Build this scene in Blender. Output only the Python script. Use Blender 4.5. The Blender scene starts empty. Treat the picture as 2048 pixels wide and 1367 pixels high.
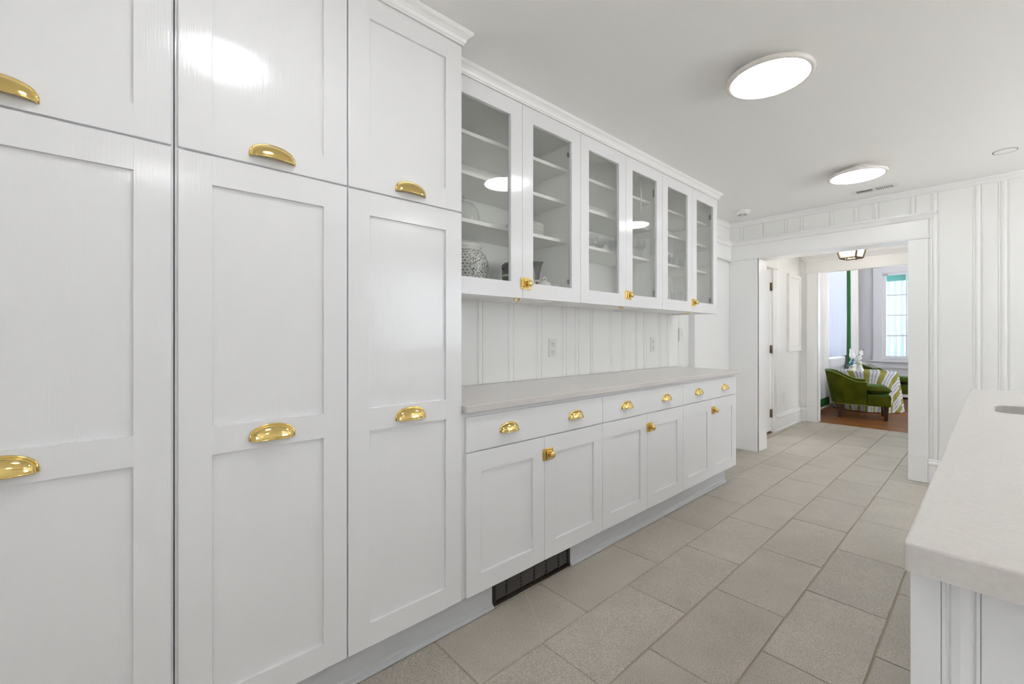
import bpy, bmesh, math, random
from math import pi, sin, cos, radians, sqrt, atan2
from mathutils import Vector, Matrix

random.seed(7)
S = bpy.context.scene
COL = S.collection

# ------------------------------------------------------------------ camera
cam_d = bpy.data.cameras.new('camera')
cam_d.sensor_width = 36.0
cam_d.lens = 36.0 * 867.0 / 2048.0
cam_d.shift_y = -0.0056
cam_d.clip_start = 0.02
cam_d.clip_end = 200
cam = bpy.data.objects.new('camera', cam_d)
COL.objects.link(cam)
cam.location = (0, 0, 1.195)
cam.rotation_euler = (pi / 2, 0, radians(48.0))
S.camera = cam

# ------------------------------------------------------------------ world, exposure
world = bpy.data.worlds.new('overcast_sky')
S.world = world
world.use_nodes = True
bg = world.node_tree.nodes['Background']
bg.inputs[0].default_value = (0.88, 0.945, 1.0, 1)
bg.inputs[1].default_value = 4.0
S.view_settings.view_transform = 'Standard'
S.view_settings.look = 'None'
S.view_settings.exposure = 0.40
S.view_settings.gamma = 1.0
S.view_settings.use_curve_mapping = False
S.cycles.diffuse_bounces = 8
S.cycles.max_bounces = 14
S.cycles.transparent_max_bounces = 24
S.cycles.sample_clamp_indirect = 20.0
sun_d = bpy.data.lights.new('sun', 'SUN')
sun_d.energy = 44.0
sun_d.angle = radians(1.0)
sun_d.color = (1.0, 0.985, 0.97)
sun = bpy.data.objects.new('sun', sun_d)
COL.objects.link(sun)
sun.rotation_euler = Vector((0.62, -0.42, -1.25)).to_track_quat('-Z', 'Y').to_euler()
DISK = 13.5         # radiance of the round ceiling lights
LANTERN = 7.0


def portal(loc, rot, sx, sy):
    """marks a window opening for the sky light (guides sampling only)"""
    d = bpy.data.lights.new('window_daylight', 'AREA')
    d.shape = 'RECTANGLE'
    d.size, d.size_y = sx, sy
    d.cycles.is_portal = True
    o = bpy.data.objects.new('window_daylight', d)
    COL.objects.link(o)
    o.location = loc
    o.rotation_euler = rot


# ------------------------------------------------------------------ materials
def new_mat(name):
    m = bpy.data.materials.new(name)
    m.use_nodes = True
    nt = m.node_tree
    return m, nt, nt.nodes['Principled BSDF']


def link(nt, a, b):
    nt.links.new(a, b)


def paint(name, col, rough=0.3, bump=0.0, scale=(60, 60, 60), spec=0.5):
    m, nt, b = new_mat(name)
    b.inputs['Base Color'].default_value = (*col, 1)
    b.inputs['Roughness'].default_value = rough
    b.inputs['Specular IOR Level'].default_value = spec
    if bump > 0:
        tc = nt.nodes.new('ShaderNodeTexCoord')
        mp = nt.nodes.new('ShaderNodeMapping')
        mp.inputs['Scale'].default_value = scale
        nz = nt.nodes.new('ShaderNodeTexNoise')
        nz.inputs['Scale'].default_value = 1.0
        nz.inputs['Detail'].default_value = 3
        bp = nt.nodes.new('ShaderNodeBump')
        bp.inputs['Strength'].default_value = bump
        bp.inputs['Distance'].default_value = 0.001
        link(nt, tc.outputs['Object'], mp.inputs['Vector'])
        link(nt, mp.outputs[0], nz.inputs['Vector'])
        link(nt, nz.outputs['Fac'], bp.inputs['Height'])
        link(nt, bp.outputs[0], b.inputs['Normal'])
    return m


def metal(name, col, rough):
    m, nt, b = new_mat(name)
    b.inputs['Base Color'].default_value = (*col, 1)
    b.inputs['Metallic'].default_value = 1
    b.inputs['Roughness'].default_value = rough
    return m


def emit(name, col, s):
    m, nt, b = new_mat(name)
    b.inputs['Base Color'].default_value = (0.8, 0.8, 0.8, 1)
    b.inputs['Emission Color'].default_value = (*col, 1)
    b.inputs['Emission Strength'].default_value = s
    return m


def thin_glass(name, tint=(1, 1, 1), ior=1.45, rough=0.0):
    m = bpy.data.materials.new(name)
    m.use_nodes = True
    nt = m.node_tree
    nt.nodes.clear()
    out = nt.nodes.new('ShaderNodeOutputMaterial')
    mix = nt.nodes.new('ShaderNodeMixShader')
    tr = nt.nodes.new('ShaderNodeBsdfTransparent')
    gl = nt.nodes.new('ShaderNodeBsdfGlossy')
    fr = nt.nodes.new('ShaderNodeFresnel')
    tr.inputs[0].default_value = (*tint, 1)
    gl.inputs['Roughness'].default_value = rough
    ge = nt.nodes.new('ShaderNodeNewGeometry')      # the far face of a pane meets the air from inside
    io = nt.nodes.new('ShaderNodeMapRange')
    io.inputs['To Min'].default_value = ior
    io.inputs['To Max'].default_value = 1 / ior
    link(nt, ge.outputs['Backfacing'], io.inputs['Value'])
    link(nt, io.outputs[0], fr.inputs['IOR'])
    link(nt, fr.outputs[0], mix.inputs[0])
    link(nt, tr.outputs[0], mix.inputs[1])
    link(nt, gl.outputs[0], mix.inputs[2])
    link(nt, mix.outputs[0], out.inputs[0])
    return m


M = {}
M['cabinet'] = paint('cabinet_white_paint', (0.79, 0.79, 0.805), 0.12, 0.25, (260, 260, 9))
M['inside'] = paint('cabinet_inside_white', (0.92, 0.92, 0.91), 0.4)
M['wall'] = paint('wall_white_gloss', (0.86, 0.86, 0.85), 0.28, 0.15, (30, 30, 4))
M['trim'] = paint('trim_white_gloss', (0.87, 0.87, 0.87), 0.25)
M['ceiling'] = paint('ceiling_matt_white', (0.92, 0.918, 0.912), 0.7)
M['grey_wall'] = paint('pale_grey_wall', (0.60, 0.60, 0.63), 0.5)
M['grey_trim'] = paint('pale_grey_trim', (0.70, 0.70, 0.74), 0.4)
M['toe'] = paint('toe_kick_shaded_white', (0.56, 0.57, 0.59), 0.35, 0.3, (12, 12, 12))  # white paint darkened to carry the shadow under the cabinets
M['brass'] = metal('polished_brass', (0.83, 0.62, 0.235), 0.10)
M['bronze'] = metal('dark_bronze', (0.16, 0.12, 0.07), 0.35)
M['steel'] = metal('brushed_steel', (0.28, 0.275, 0.27), 0.32)
M['hinge'] = metal('grey_hinge_steel', (0.30, 0.30, 0.30), 0.35)
M['black'] = paint('black_enamel', (0.012, 0.010, 0.009), 0.35)
M['vent'] = paint('dark_brown_vent_metal', (0.022, 0.016, 0.011), 0.4)
M['plastic'] = paint('white_plastic', (0.78, 0.78, 0.76), 0.35)
M['slot'] = paint('dark_slot', (0.05, 0.05, 0.05), 0.6)
M['rim'] = paint('lamp_rim_white', (0.78, 0.74, 0.71), 0.35)
M['disk'] = emit('lamp_diffuser_lit', (0.985, 0.992, 1.0), DISK)
M['lantern_pane'] = emit('lantern_pane_lit', (1.0, 0.93, 0.82), LANTERN)
M['glass'] = thin_glass('window_glass')
M['cab_glass'] = thin_glass('cabinet_glass', (0.965, 0.97, 0.96), 1.5)
M['crystal'] = thin_glass('clear_crystal', (0.97, 0.975, 0.975), 1.4, 0.03)
_nt = M['crystal'].node_tree
_out = [n for n in _nt.nodes if n.type == 'OUTPUT_MATERIAL'][0]
_mix = [n for n in _nt.nodes if n.type == 'MIX_SHADER'][0]
_df = _nt.nodes.new('ShaderNodeBsdfDiffuse')  # white diffuse mixed in to give the glass a whitish sparkle
_df.inputs[0].default_value = (0.85, 0.86, 0.86, 1)
_m2 = _nt.nodes.new('ShaderNodeMixShader')
_m2.inputs[0].default_value = 0.10
link(_nt, _mix.outputs[0], _m2.inputs[1])
link(_nt, _df.outputs[0], _m2.inputs[2])
link(_nt, _m2.outputs[0], _out.inputs[0])
M['porcelain'] = paint('white_porcelain', (0.82, 0.81, 0.79), 0.12)
M['blue_glaze'] = paint('blue_glaze', (0.03, 0.17, 0.33), 0.12)
M['cream_glaze'] = paint('cream_glaze', (0.62, 0.62, 0.45), 0.2)
M['wood_dark'] = paint('dark_walnut', (0.05, 0.02, 0.010), 0.3)
M['green_glass'] = paint('dark_green_glaze', (0.03, 0.05, 0.022), 0.15)
M['cord'] = paint('white_cord', (0.8, 0.8, 0.78), 0.4)
M['teal'] = paint('teal_paint', (0.20, 0.50, 0.47), 0.5)
M['teal_dark'] = paint('dark_teal_paint', (0.05, 0.20, 0.19), 0.5)
M['ground_bounce'] = paint('pale_bounce_ground', (0.52, 0.52, 0.51), 0.9)  # unseen ground, kept pale and neutral to bounce light indoors


def counter_mat():
    m, nt, b = new_mat('greige_quartz')
    tc = nt.nodes.new('ShaderNodeTexCoord')
    nz = nt.nodes.new('ShaderNodeTexNoise')
    nz.inputs['Scale'].default_value = 140
    nz.inputs['Detail'].default_value = 4
    cr = nt.nodes.new('ShaderNodeValToRGB')
    cr.color_ramp.elements[0].position = 0.3
    cr.color_ramp.elements[0].color = (0.60, 0.567, 0.543, 1)
    cr.color_ramp.elements[1].position = 0.75
    cr.color_ramp.elements[1].color = (0.65, 0.617, 0.592, 1)
    link(nt, tc.outputs['Object'], nz.inputs['Vector'])
    link(nt, nz.outputs['Fac'], cr.inputs[0])
    link(nt, cr.outputs[0], b.inputs['Base Color'])
    b.inputs['Roughness'].default_value = 0.22
    return m


M['counter'] = counter_mat()


def tile_mat():
    m, nt, b = new_mat('stone_tile')
    N = nt.nodes.new
    tc = N('ShaderNodeTexCoord')
    oi = N('ShaderNodeObjectInfo')
    addv = N('ShaderNodeVectorMath')
    addv.operation = 'ADD'
    sc = N('ShaderNodeMath')
    sc.operation = 'MULTIPLY'
    sc.inputs[1].default_value = 37.0
    link(nt, oi.outputs['Random'], sc.inputs[0])
    link(nt, tc.outputs['Object'], addv.inputs[0])
    link(nt, sc.outputs[0], addv.inputs[1])
    fine = N('ShaderNodeTexNoise')
    fine.inputs['Scale'].default_value = 260
    fine.inputs['Detail'].default_value = 3
    big = N('ShaderNodeTexNoise')
    big.inputs['Scale'].default_value = 5
    big.inputs['Detail'].default_value = 6
    for n in (fine, big):
        link(nt, addv.outputs[0], n.inputs['Vector'])
    c1 = N('ShaderNodeValToRGB')
    c1.color_ramp.elements[0].position = 0.35
    c1.color_ramp.elements[0].color = (0.325, 0.290, 0.245, 1)
    c1.color_ramp.elements[1].position = 0.68
    c1.color_ramp.elements[1].color = (0.575, 0.528, 0.465, 1)
    link(nt, fine.outputs['Fac'], c1.inputs[0])
    c2 = N('ShaderNodeValToRGB')
    c2.color_ramp.elements[0].position = 0.3
    c2.color_ramp.elements[0].color = (0.92, 0.92, 0.925, 1)
    c2.color_ramp.elements[1].position = 0.7
    c2.color_ramp.elements[1].color = (1.06, 1.055, 1.05, 1)
    link(nt, big.outputs['Fac'], c2.inputs[0])
    mul = N('ShaderNodeMixRGB')
    mul.blend_type = 'MULTIPLY'
    mul.inputs[0].default_value = 1
    link(nt, c1.outputs[0], mul.inputs[1])
    link(nt, c2.outputs[0], mul.inputs[2])
    # per tile tone
    tr = N('ShaderNodeMapRange')
    tr.inputs['To Min'].default_value = 0.95
    tr.inputs['To Max'].default_value = 1.05
    link(nt, oi.outputs['Random'], tr.inputs['Value'])
    hs = N('ShaderNodeHueSaturation')
    link(nt, tr.outputs[0], hs.inputs['Value'])
    link(nt, mul.outputs[0], hs.inputs['Color'])
    # sparse pale veins: thin iso line of a slow warped noise
    vn = N('ShaderNodeTexNoise')
    vn.inputs['Scale'].default_value = 0.75
    vn.inputs['Detail'].default_value = 2.5
    vn.inputs['Roughness'].default_value = 0.35
    link(nt, addv.outputs[0], vn.inputs['Vector'])
    sub = N('ShaderNodeMath')
    sub.operation = 'SUBTRACT'
    sub.inputs[1].default_value = 0.63
    link(nt, vn.outputs['Fac'], sub.inputs[0])
    ab = N('ShaderNodeMath')
    ab.operation = 'ABSOLUTE'
    link(nt, sub.outputs[0], ab.inputs[0])
    vr = N('ShaderNodeMapRange')
    vr.inputs['From Min'].default_value = 0.0
    vr.inputs['From Max'].default_value = 0.0018
    vr.inputs['To Min'].default_value = 0.40
    vr.inputs['To Max'].default_value = 0.0
    link(nt, ab.outputs[0], vr.inputs['Value'])
    vein = N('ShaderNodeMixRGB')
    vein.inputs[2].default_value = (0.62, 0.56, 0.48, 1)
    link(nt, vr.outputs[0], vein.inputs[0])
    link(nt, hs.outputs[0], vein.inputs[1])
    link(nt, vein.outputs[0], b.inputs['Base Color'])
    bp = N('ShaderNodeBump')
    bp.inputs['Strength'].default_value = 0.35
    bp.inputs['Distance'].default_value = 0.002
    link(nt, fine.outputs['Fac'], bp.inputs['Height'])
    link(nt, bp.outputs[0], b.inputs['Normal'])
    b.inputs['Roughness'].default_value = 0.42
    return m


M['tile'] = tile_mat()
M['grout'] = paint('sandy_grout', (0.37, 0.32, 0.245), 0.9, 0.6, (90, 90, 90))


def wood_mat():
    m, nt, b = new_mat('oak_floor')
    N = nt.nodes.new
    tc = N('ShaderNodeTexCoord')
    oi = N('ShaderNodeObjectInfo')
    mp = N('ShaderNodeMapping')
    mp.inputs['Scale'].default_value = (1.6, 26, 10)
    nz = N('ShaderNodeTexNoise')
    nz.inputs['Scale'].default_value = 1.6
    nz.inputs['Detail'].default_value = 6
    link(nt, tc.outputs['Object'], mp.inputs['Vector'])
    link(nt, mp.outputs[0], nz.inputs['Vector'])
    cr = N('ShaderNodeValToRGB')
    cr.color_ramp.elements[0].position = 0.3
    cr.color_ramp.elements[0].color = (0.13, 0.043, 0.010, 1)
    cr.color_ramp.elements[1].position = 0.72
    cr.color_ramp.elements[1].color = (0.32, 0.125, 0.032, 1)
    link(nt, nz.outputs['Fac'], cr.inputs[0])
    tr = N('ShaderNodeMapRange')
    tr.inputs['To Min'].default_value = 0.7
    tr.inputs['To Max'].default_value = 1.15
    link(nt, oi.outputs['Random'], tr.inputs['Value'])
    hs = N('ShaderNodeHueSaturation')
    link(nt, tr.outputs[0], hs.inputs['Value'])
    link(nt, cr.outputs[0], hs.inputs['Color'])
    link(nt, hs.outputs[0], b.inputs['Base Color'])
    b.inputs['Roughness'].default_value = 0.42
    b.inputs['Specular IOR Level'].default_value = 0.18
    return m


M['wood'] = wood_mat()


def velvet_mat():
    m, nt, b = new_mat('green_velvet')
    N = nt.nodes.new
    tc = N('ShaderNodeTexCoord')
    nz = N('ShaderNodeTexNoise')
    nz.inputs['Scale'].default_value = 7
    nz.inputs['Detail'].default_value = 3
    cr = N('ShaderNodeValToRGB')
    cr.color_ramp.elements[0].position = 0.35
    cr.color_ramp.elements[0].color = (0.048, 0.058, 0.002, 1)
    cr.color_ramp.elements[1].position = 0.7
    cr.color_ramp.elements[1].color = (0.085, 0.098, 0.005, 1)
    link(nt, tc.outputs['Object'], nz.inputs['Vector'])
    link(nt, nz.outputs['Fac'], cr.inputs[0])
    link(nt, cr.outputs[0], b.inputs['Base Color'])
    b.inputs['Roughness'].default_value = 0.85
    b.inputs['Specular IOR Level'].default_value = 0.1
    b.inputs['Sheen Weight'].default_value = 0.25
    b.inputs['Sheen Tint'].default_value = (0.12, 0.55, 0.28, 1)
    b.inputs['Sheen Roughness'].default_value = 0.4
    return m


M['velvet'] = velvet_mat()
M['piping'] = paint('green_piping', (0.20, 0.27, 0.06), 0.6)


def curtain_mat(name, col, thin=0.12):
    m = bpy.data.materials.new(name)
    m.use_nodes = True
    nt = m.node_tree
    b = nt.nodes['Principled BSDF']
    out = nt.nodes['Material Output']
    b.inputs['Base Color'].default_value = (*col, 1)
    b.inputs['Roughness'].default_value = 0.9
    b.inputs['Specular IOR Level'].default_value = 0.1
    tl = nt.nodes.new('ShaderNodeBsdfTranslucent')
    tl.inputs[0].default_value = (*col, 1)
    mx = nt.nodes.new('ShaderNodeMixShader')
    mx.inputs[0].default_value = thin
    link(nt, b.outputs[0], mx.inputs[1])
    link(nt, tl.outputs[0], mx.inputs[2])
    link(nt, mx.outputs[0], out.inputs[0])
    return m


M['curtain'] = curtain_mat('white_linen', (0.80, 0.80, 0.80))
M['sheer'] = curtain_mat('pale_blue_sheer', (0.66, 0.71, 0.82), 0.16)
M['curtain_green'] = curtain_mat('green_trim_cloth', (0.03, 0.14, 0.04))
M['curtain_teal'] = curtain_mat('pale_teal_linen', (0.50, 0.80, 0.76), 0.14)


M['porch_linen'] = curtain_mat('porch_white_linen', (0.74, 0.80, 0.86), 0.05)
M['porch_teal'] = curtain_mat('porch_teal_linen', (0.40, 0.72, 0.68), 0.06)


def plaid_mat():
    """stripes of olive, grey and white laid out on the flat cloth (uv = metres on the cloth)"""
    m, nt, b = new_mat('olive_grey_plaid')
    N = nt.nodes.new
    uv = N('ShaderNodeUVMap')
    uv.uv_map = 'cloth'
    sp = N('ShaderNodeSeparateXYZ')
    link(nt, uv.outputs[0], sp.inputs[0])

    def stripes(sock, off, stops):
        a = N('ShaderNodeMath')
        a.operation = 'MULTIPLY_ADD'
        a.inputs[1].default_value = 1 / 0.21
        a.inputs[2].default_value = off
        link(nt, sock, a.inputs[0])
        f = N('ShaderNodeMath')
        f.operation = 'FRACT'
        link(nt, a.outputs[0], f.inputs[0])
        cr = N('ShaderNodeValToRGB')
        cr.color_ramp.interpolation = 'CONSTANT'
        els = cr.color_ramp.elements
        els[0].position, els[0].color = 0.0, (*stops[0][1], 1)
        els[1].position, els[1].color = stops[1][0], (*stops[1][1], 1)
        for p, c in stops[2:]:
            e = els.new(p)
            e.color = (*c, 1)
        link(nt, f.outputs[0], cr.inputs[0])
        return cr.outputs[0]
    W, O, G = (0.74, 0.74, 0.76), (0.33, 0.315, 0.075), (0.44, 0.45, 0.53)
    s1 = stripes(sp.outputs[0], 0.2, [(0, O), (0.40, W), (0.52, G), (0.64, W), (0.74, G), (0.86, W)])
    s2 = stripes(sp.outputs[1], 0.0, [(0, W), (0.45, (0.62, 0.62, 0.66)), (0.6, W), (0.8, (0.62, 0.62, 0.66))])
    mx = N('ShaderNodeMixRGB')
    mx.blend_type = 'MULTIPLY'
    mx.inputs[0].default_value = 0.55
    link(nt, s1, mx.inputs[1])
    link(nt, s2, mx.inputs[2])
    link(nt, mx.outputs[0], b.inputs['Base Color'])
    b.inputs['Roughness'].default_value = 0.85
    b.inputs['Specular IOR Level'].default_value = 0.15
    return m


M['plaid'] = plaid_mat()


def jar_mat(name, cells):
    """blue-grey on white brushwork: short dashes, or a lattice panel"""
    m, nt, b = new_mat(name)
    N = nt.nodes.new
    tc = N('ShaderNodeTexCoord')
    if cells:
        mp = N('ShaderNodeMapping')
        mp.inputs['Rotation'].default_value = (0, 0, 0)
        br = N('ShaderNodeTexBrick')
        br.inputs['Scale'].default_value = 1.0
        br.inputs['Color1'].default_value = (0.13, 0.14, 0.17, 1)
        br.inputs['Color2'].default_value = (0.18, 0.19, 0.22, 1)
        br.inputs['Mortar'].default_value = (0.62, 0.63, 0.60, 1)
        br.inputs['Mortar Size'].default_value = 0.0045
        br.inputs['Mortar Smooth'].default_value = 0.1
        br.inputs['Brick Width'].default_value = 0.021
        br.inputs['Row Height'].default_value = 0.015
        uv = N('ShaderNodeUVMap')
        uv.uv_map = 'glaze'
        link(nt, uv.outputs[0], br.inputs['Vector'])
        link(nt, br.outputs['Color'], b.inputs['Base Color'])
    else:
        vo = N('ShaderNodeTexVoronoi')
        vo.feature = 'F1'
        vo.inputs['Scale'].default_value = 1
        mp = N('ShaderNodeMapping')
        mp.inputs['Scale'].default_value = (150, 150, 90)
        mp.inputs['Rotation'].default_value = (0.6, 0.5, 0.3)
        link(nt, tc.outputs['Object'], mp.inputs['Vector'])
        link(nt, mp.outputs[0], vo.inputs['Vector'])
        cr = N('ShaderNodeValToRGB')
        cr.color_ramp.elements[0].position = 0.36
        cr.color_ramp.elements[0].color = (0.05, 0.06, 0.07, 1)
        cr.color_ramp.elements[1].position = 0.46
        cr.color_ramp.elements[1].color = (0.64, 0.65, 0.62, 1)
        link(nt, vo.outputs['Distance'], cr.inputs[0])
        link(nt, cr.outputs[0], b.inputs['Base Color'])
    b.inputs['Roughness'].default_value = 0.12
    return m


M['jar_dash'] = jar_mat('jar_dash_glaze', False)
M['jar_lattice'] = jar_mat('jar_lattice_glaze', True)


# ------------------------------------------------------------------ mesh builder
class MB:
    def __init__(s):
        s.v, s.f, s.sm = [], [], []

    def add(s, verts, faces, smooth=False):
        o = len(s.v)
        s.v += [tuple(p) for p in verts]
        s.f += [tuple(i + o for i in f) for f in faces]
        s.sm += [smooth] * len(faces)
        return s

    def box(s, x0, x1, y0, y1, z0, z1, bev=0.0):
        if x0 > x1: x0, x1 = x1, x0
        if y0 > y1: y0, y1 = y1, y0
        if z0 > z1: z0, z1 = z1, z0
        P = [(x0, y0, z0), (x1, y0, z0), (x1, y1, z0), (x0, y1, z0), (x0, y0, z1), (x1, y0, z1), (x1, y1, z1), (x0, y1, z1)]
        F = [(0, 3, 2, 1), (4, 5, 6, 7), (0, 1, 5, 4), (1, 2, 6, 5), (2, 3, 7, 6), (3, 0, 4, 7)]
        if bev <= 0:
            return s.add(P, F)
        bm = bmesh.new()
        vs = [bm.verts.new(p) for p in P]
        for f in F:
            bm.faces.new([vs[i] for i in f])
        bmesh.ops.bevel(bm, geom=bm.edges[:], offset=bev, segments=2, profile=0.5, affect='EDGES')
        s.from_bm(bm)
        return s

    def from_bm(s, bm, smooth=False, mat=None):
        bm.verts.index_update()
        s.add([(mat @ v.co if mat else v.co)[:] for v in bm.verts], [[v.index for v in f.verts] for f in bm.faces], smooth)
        bm.free()
        return s

    def lathe(s, prof, cx, cy, cz=0.0, n=24, smooth=True, a0=0.0, a1=2 * pi):
        """prof: list of (r, z) from bottom to top"""
        full = abs(a1 - a0 - 2 * pi) < 1e-6
        k = n if full else n + 1
        vs, fs = [], []
        for r, z in prof:
            for i in range(k):
                a = a0 + (a1 - a0) * i / n
                vs.append((cx + max(r, 1e-5) * cos(a), cy + max(r, 1e-5) * sin(a), cz + z))
        for j in range(len(prof) - 1):
            for i in range(n):
                a, b = j * k + i, j * k + (i + 1) % k
                fs.append((a, b, b + k, a + k))
        return s.add(vs, fs, smooth)

    def tube(s, pts, r, n=8, cap=True, smooth=True):
        pts = [Vector(p) for p in pts]
        rs = r if isinstance(r, (list, tuple)) else [r] * len(pts)
        vs, fs = [], []
        up = Vector((0, 0, 1))
        for i, p in enumerate(pts):
            t = (pts[min(i + 1, len(pts) - 1)] - pts[max(i - 1, 0)]).normalized()
            u = up if abs(t.z) < 0.95 else Vector((1, 0, 0))
            a = t.cross(u).normalized()
            b = t.cross(a).normalized()
            for k in range(n):
                q = 2 * pi * k / n
                vs.append(p + (a * cos(q) + b * sin(q)) * rs[i])
        for i in range(len(pts) - 1):
            for k in range(n):
                a, b = i * n + k, i * n + (k + 1) % n
                fs.append((a, a + n, b + n, b))
        if cap:
            fs.append(tuple(range(n)))
            fs.append(tuple(reversed(range((len(pts) - 1) * n, len(pts) * n))))
        return s.add(vs, fs, smooth)

    def sweep(s, path, prof, side=1, cap=True):
        """sweep a (out, z) profile along a 2-D path with mitred corners; side=+1: out is to the right of travel"""
        n = len(prof)
        vs, fs = [], []
        P = [Vector(p) for p in path]
        for i, p in enumerate(P):
            ds = []
            if i > 0: ds.append((P[i] - P[i - 1]).normalized())
            if i < len(P) - 1: ds.append((P[i + 1] - P[i]).normalized())
            ns = [Vector((d.y, -d.x)) * side for d in ds]
            if len(ns) == 2:
                m = (ns[0] + ns[1]).normalized()
                m = m / max(0.2, m.dot(ns[0]))
            else:
                m = ns[0]
            for o, z in prof:
                vs.append((p.x + m.x * o, p.y + m.y * o, z))
        for i in range(len(P) - 1):
            for k in range(n):
                a, b = i * n + k, i * n + (k + 1) % n
                fs.append((a, b, b + n, a + n))
        if cap:
            fs.append(tuple(reversed(range(n))))
            fs.append(tuple(range((len(P) - 1) * n, len(P) * n)))
        return s.add(vs, fs)

    def extrude_poly(s, poly, z0, z1):
        n = len(poly)
        vs = [(x, y, z0) for x, y in poly] + [(x, y, z1) for x, y in poly]
        fs = [tuple(reversed(range(n))), tuple(range(n, 2 * n))]
        fs += [(i, (i + 1) % n, n + (i + 1) % n, n + i) for i in range(n)]
        return s.add(vs, fs)

    def mesh(s, name, mat, off=(0, 0, 0)):
        me = bpy.data.meshes.new(name)
        me.from_pydata([(x - off[0], y - off[1], z - off[2]) for x, y, z in s.v], [], s.f)
        me.polygons.foreach_set('use_smooth', s.sm)
        bm = bmesh.new()
        bm.from_mesh(me)
        bmesh.ops.recalc_face_normals(bm, faces=bm.faces[:])
        bm.to_mesh(me)
        bm.free()
        me.materials.append(mat)
        me.update()
        return me


ORG = {}


def org(o):
    return ORG.get(o.name, (0, 0, 0)) if o is not None else (0, 0, 0)


def put(name, mb, mat, parent=None, label=None):
    """link a builder (in world coordinates) as one mesh object under parent"""
    off = org(parent)
    o = bpy.data.objects.new(name, mb.mesh(name, mat, off))
    COL.objects.link(o)
    if parent is not None:
        o.parent = parent
    ORG[o.name] = off
    if label:
        o['label'] = label
    return o


def inst(name, mesh, loc, parent=None, rz=0.0):
    o = bpy.data.objects.new(name, mesh)
    COL.objects.link(o)
    pw = org(parent)
    o.location = (loc[0] - pw[0], loc[1] - pw[1], loc[2] - pw[2])
    o.rotation_euler = (0, 0, rz)
    if parent is not None:
        o.parent = parent
    return o


def tag(o, label, cat, group=None, kind=None):
    o['label'] = label
    o['category'] = cat
    if group: o['group'] = group
    if kind: o['kind'] = kind
    return o


def thing(name, label, cat, loc, group=None):
    o = bpy.data.objects.new(name, None)
    o.empty_display_size = 0.05
    COL.objects.link(o)
    o.location = loc
    ORG[o.name] = tuple(loc)
    return tag(o, label, cat, group)


def struct(name, mb, mat, label=None, parent=None):
    o = put(name, mb, mat, parent)
    if parent is None:
        o['kind'] = 'structure'
    if label: o['label'] = label
    return o


def copy_tree(src, loc, label=None, group=None, rz=None):
    r = src.copy()
    COL.objects.link(r)
    r.location = loc
    if rz is not None: r.rotation_euler = (0, 0, rz)
    if label: r['label'] = label
    if group: r['group'] = group
    for ch in list(src.children):
        c = ch.copy()
        COL.objects.link(c)
        c.parent = r
        for g in list(ch.children):
            d = g.copy()
            COL.objects.link(d)
            d.parent = c
    return r


# ------------------------------------------------------------------ main dimensions
CEIL = 2.405
XT = -1.42      # front of tall and base cabinet doors
XU = -1.572     # front of upper cabinet doors
XB = -1.97      # face of the panelled wall behind the worktop
XP = -1.91      # left wall beyond the worktop
YE = 4.90       # end wall face
BY = [1.030, 1.941, 2.853, 3.765]   # base/upper unit boundaries
RX, RY = 2.6, -1.8                   # right and rear walls

# ================================================================== SETTING
# ---- tiled floor
fl = struct('floor', MB().box(-2.15, RX + .05, RY - .05, 7.229, -0.06, -0.0042), M['grout'], 'sandy grout bed under the stone floor tiles')


def tile_mesh(x0, x1, y0, y1, seed):
    """one rough-edged flagstone tile: ragged chamfered border"""
    rnd = random.Random(seed)
    w, h = x1 - x0, y1 - y0
    pts = []
    nx, ny = (3, 5) if h > 0.3 else (3, 3)
    for i in range(nx): pts.append((x0 + w * i / nx, y0, 0, 1))
    for i in range(ny): pts.append((x1, y0 + h * i / ny, -1, 0))
    for i in range(nx): pts.append((x1 - w * i / nx, y1, 0, -1))
    for i in range(ny): pts.append((x0, y1 - h * i / ny, 1, 0))
    cx, cy = (x0 + x1) / 2, (y0 + y1) / 2
    n = len(pts)
    outer, inner = [], []
    for (x, y, ax, ay) in pts:
        e = rnd.uniform(0.0006, 0.0020) + (0.0012 if (abs(x - x0) < 1e-6 or abs(x - x1) < 1e-6) else 0)
        sx, sy = (1 if x < cx else -1), (1 if y < cy else -1)
        edge_x = abs(x - x0) < 1e-6 or abs(x - x1) < 1e-6
        edge_y = abs(y - y0) < 1e-6 or abs(y - y1) < 1e-6
        ox = x + (sx * e if edge_x else 0)
        oy = y + (sy * e if edge_y else 0)
        outer.append((ox, oy, -0.0042))
        k = rnd.uniform(0.0006, 0.0034)
        inner.append((ox + (sx * k if edge_x else 0), oy + (sy * k if edge_y else 0), rnd.uniform(-0.0012, 0)))
    mb = MB()
    fs = [(i, (i + 1) % n, n + (i + 1) % n, n + i) for i in range(n)] + [tuple(range(n, 2 * n))]
    mb.add(outer + inner, fs)
    return mb.mesh('tile', M['tile'])


TW, TL = 0.2935, 0.592
variants = [tile_mesh(-TW / 2, TW / 2, -TL / 2, TL / 2, s) for s in range(6)]
starts = {0: 2.095, 1: 1.810}
cut = {}
k = 0
for r in range(-2, 13):
    xa = -1.472 + TW * r
    xb = xa + TW
    y0 = starts[0] if r % 2 == 0 else starts[1]
    j0 = math.floor((RY - y0) / TL)
    y = y0 + j0 * TL
    while y < 7.22:
        ya, yb = max(y, RY), min(y + TL, 7.229)
        if yb - ya > 0.05:
            if yb - ya > TL - 0.001:
                me = variants[k % 6]
            else:
                key = round(yb - ya, 3)
                me = cut.get(key) or cut.setdefault(key, tile_mesh(-TW / 2, TW / 2, -(yb - ya) / 2, (yb - ya) / 2, k))
            inst('tile', me, ((xa + xb) / 2, (ya + yb) / 2, 0), fl, pi if (k * 7) % 3 == 0 else 0)
            k += 1
        y += TL

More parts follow.
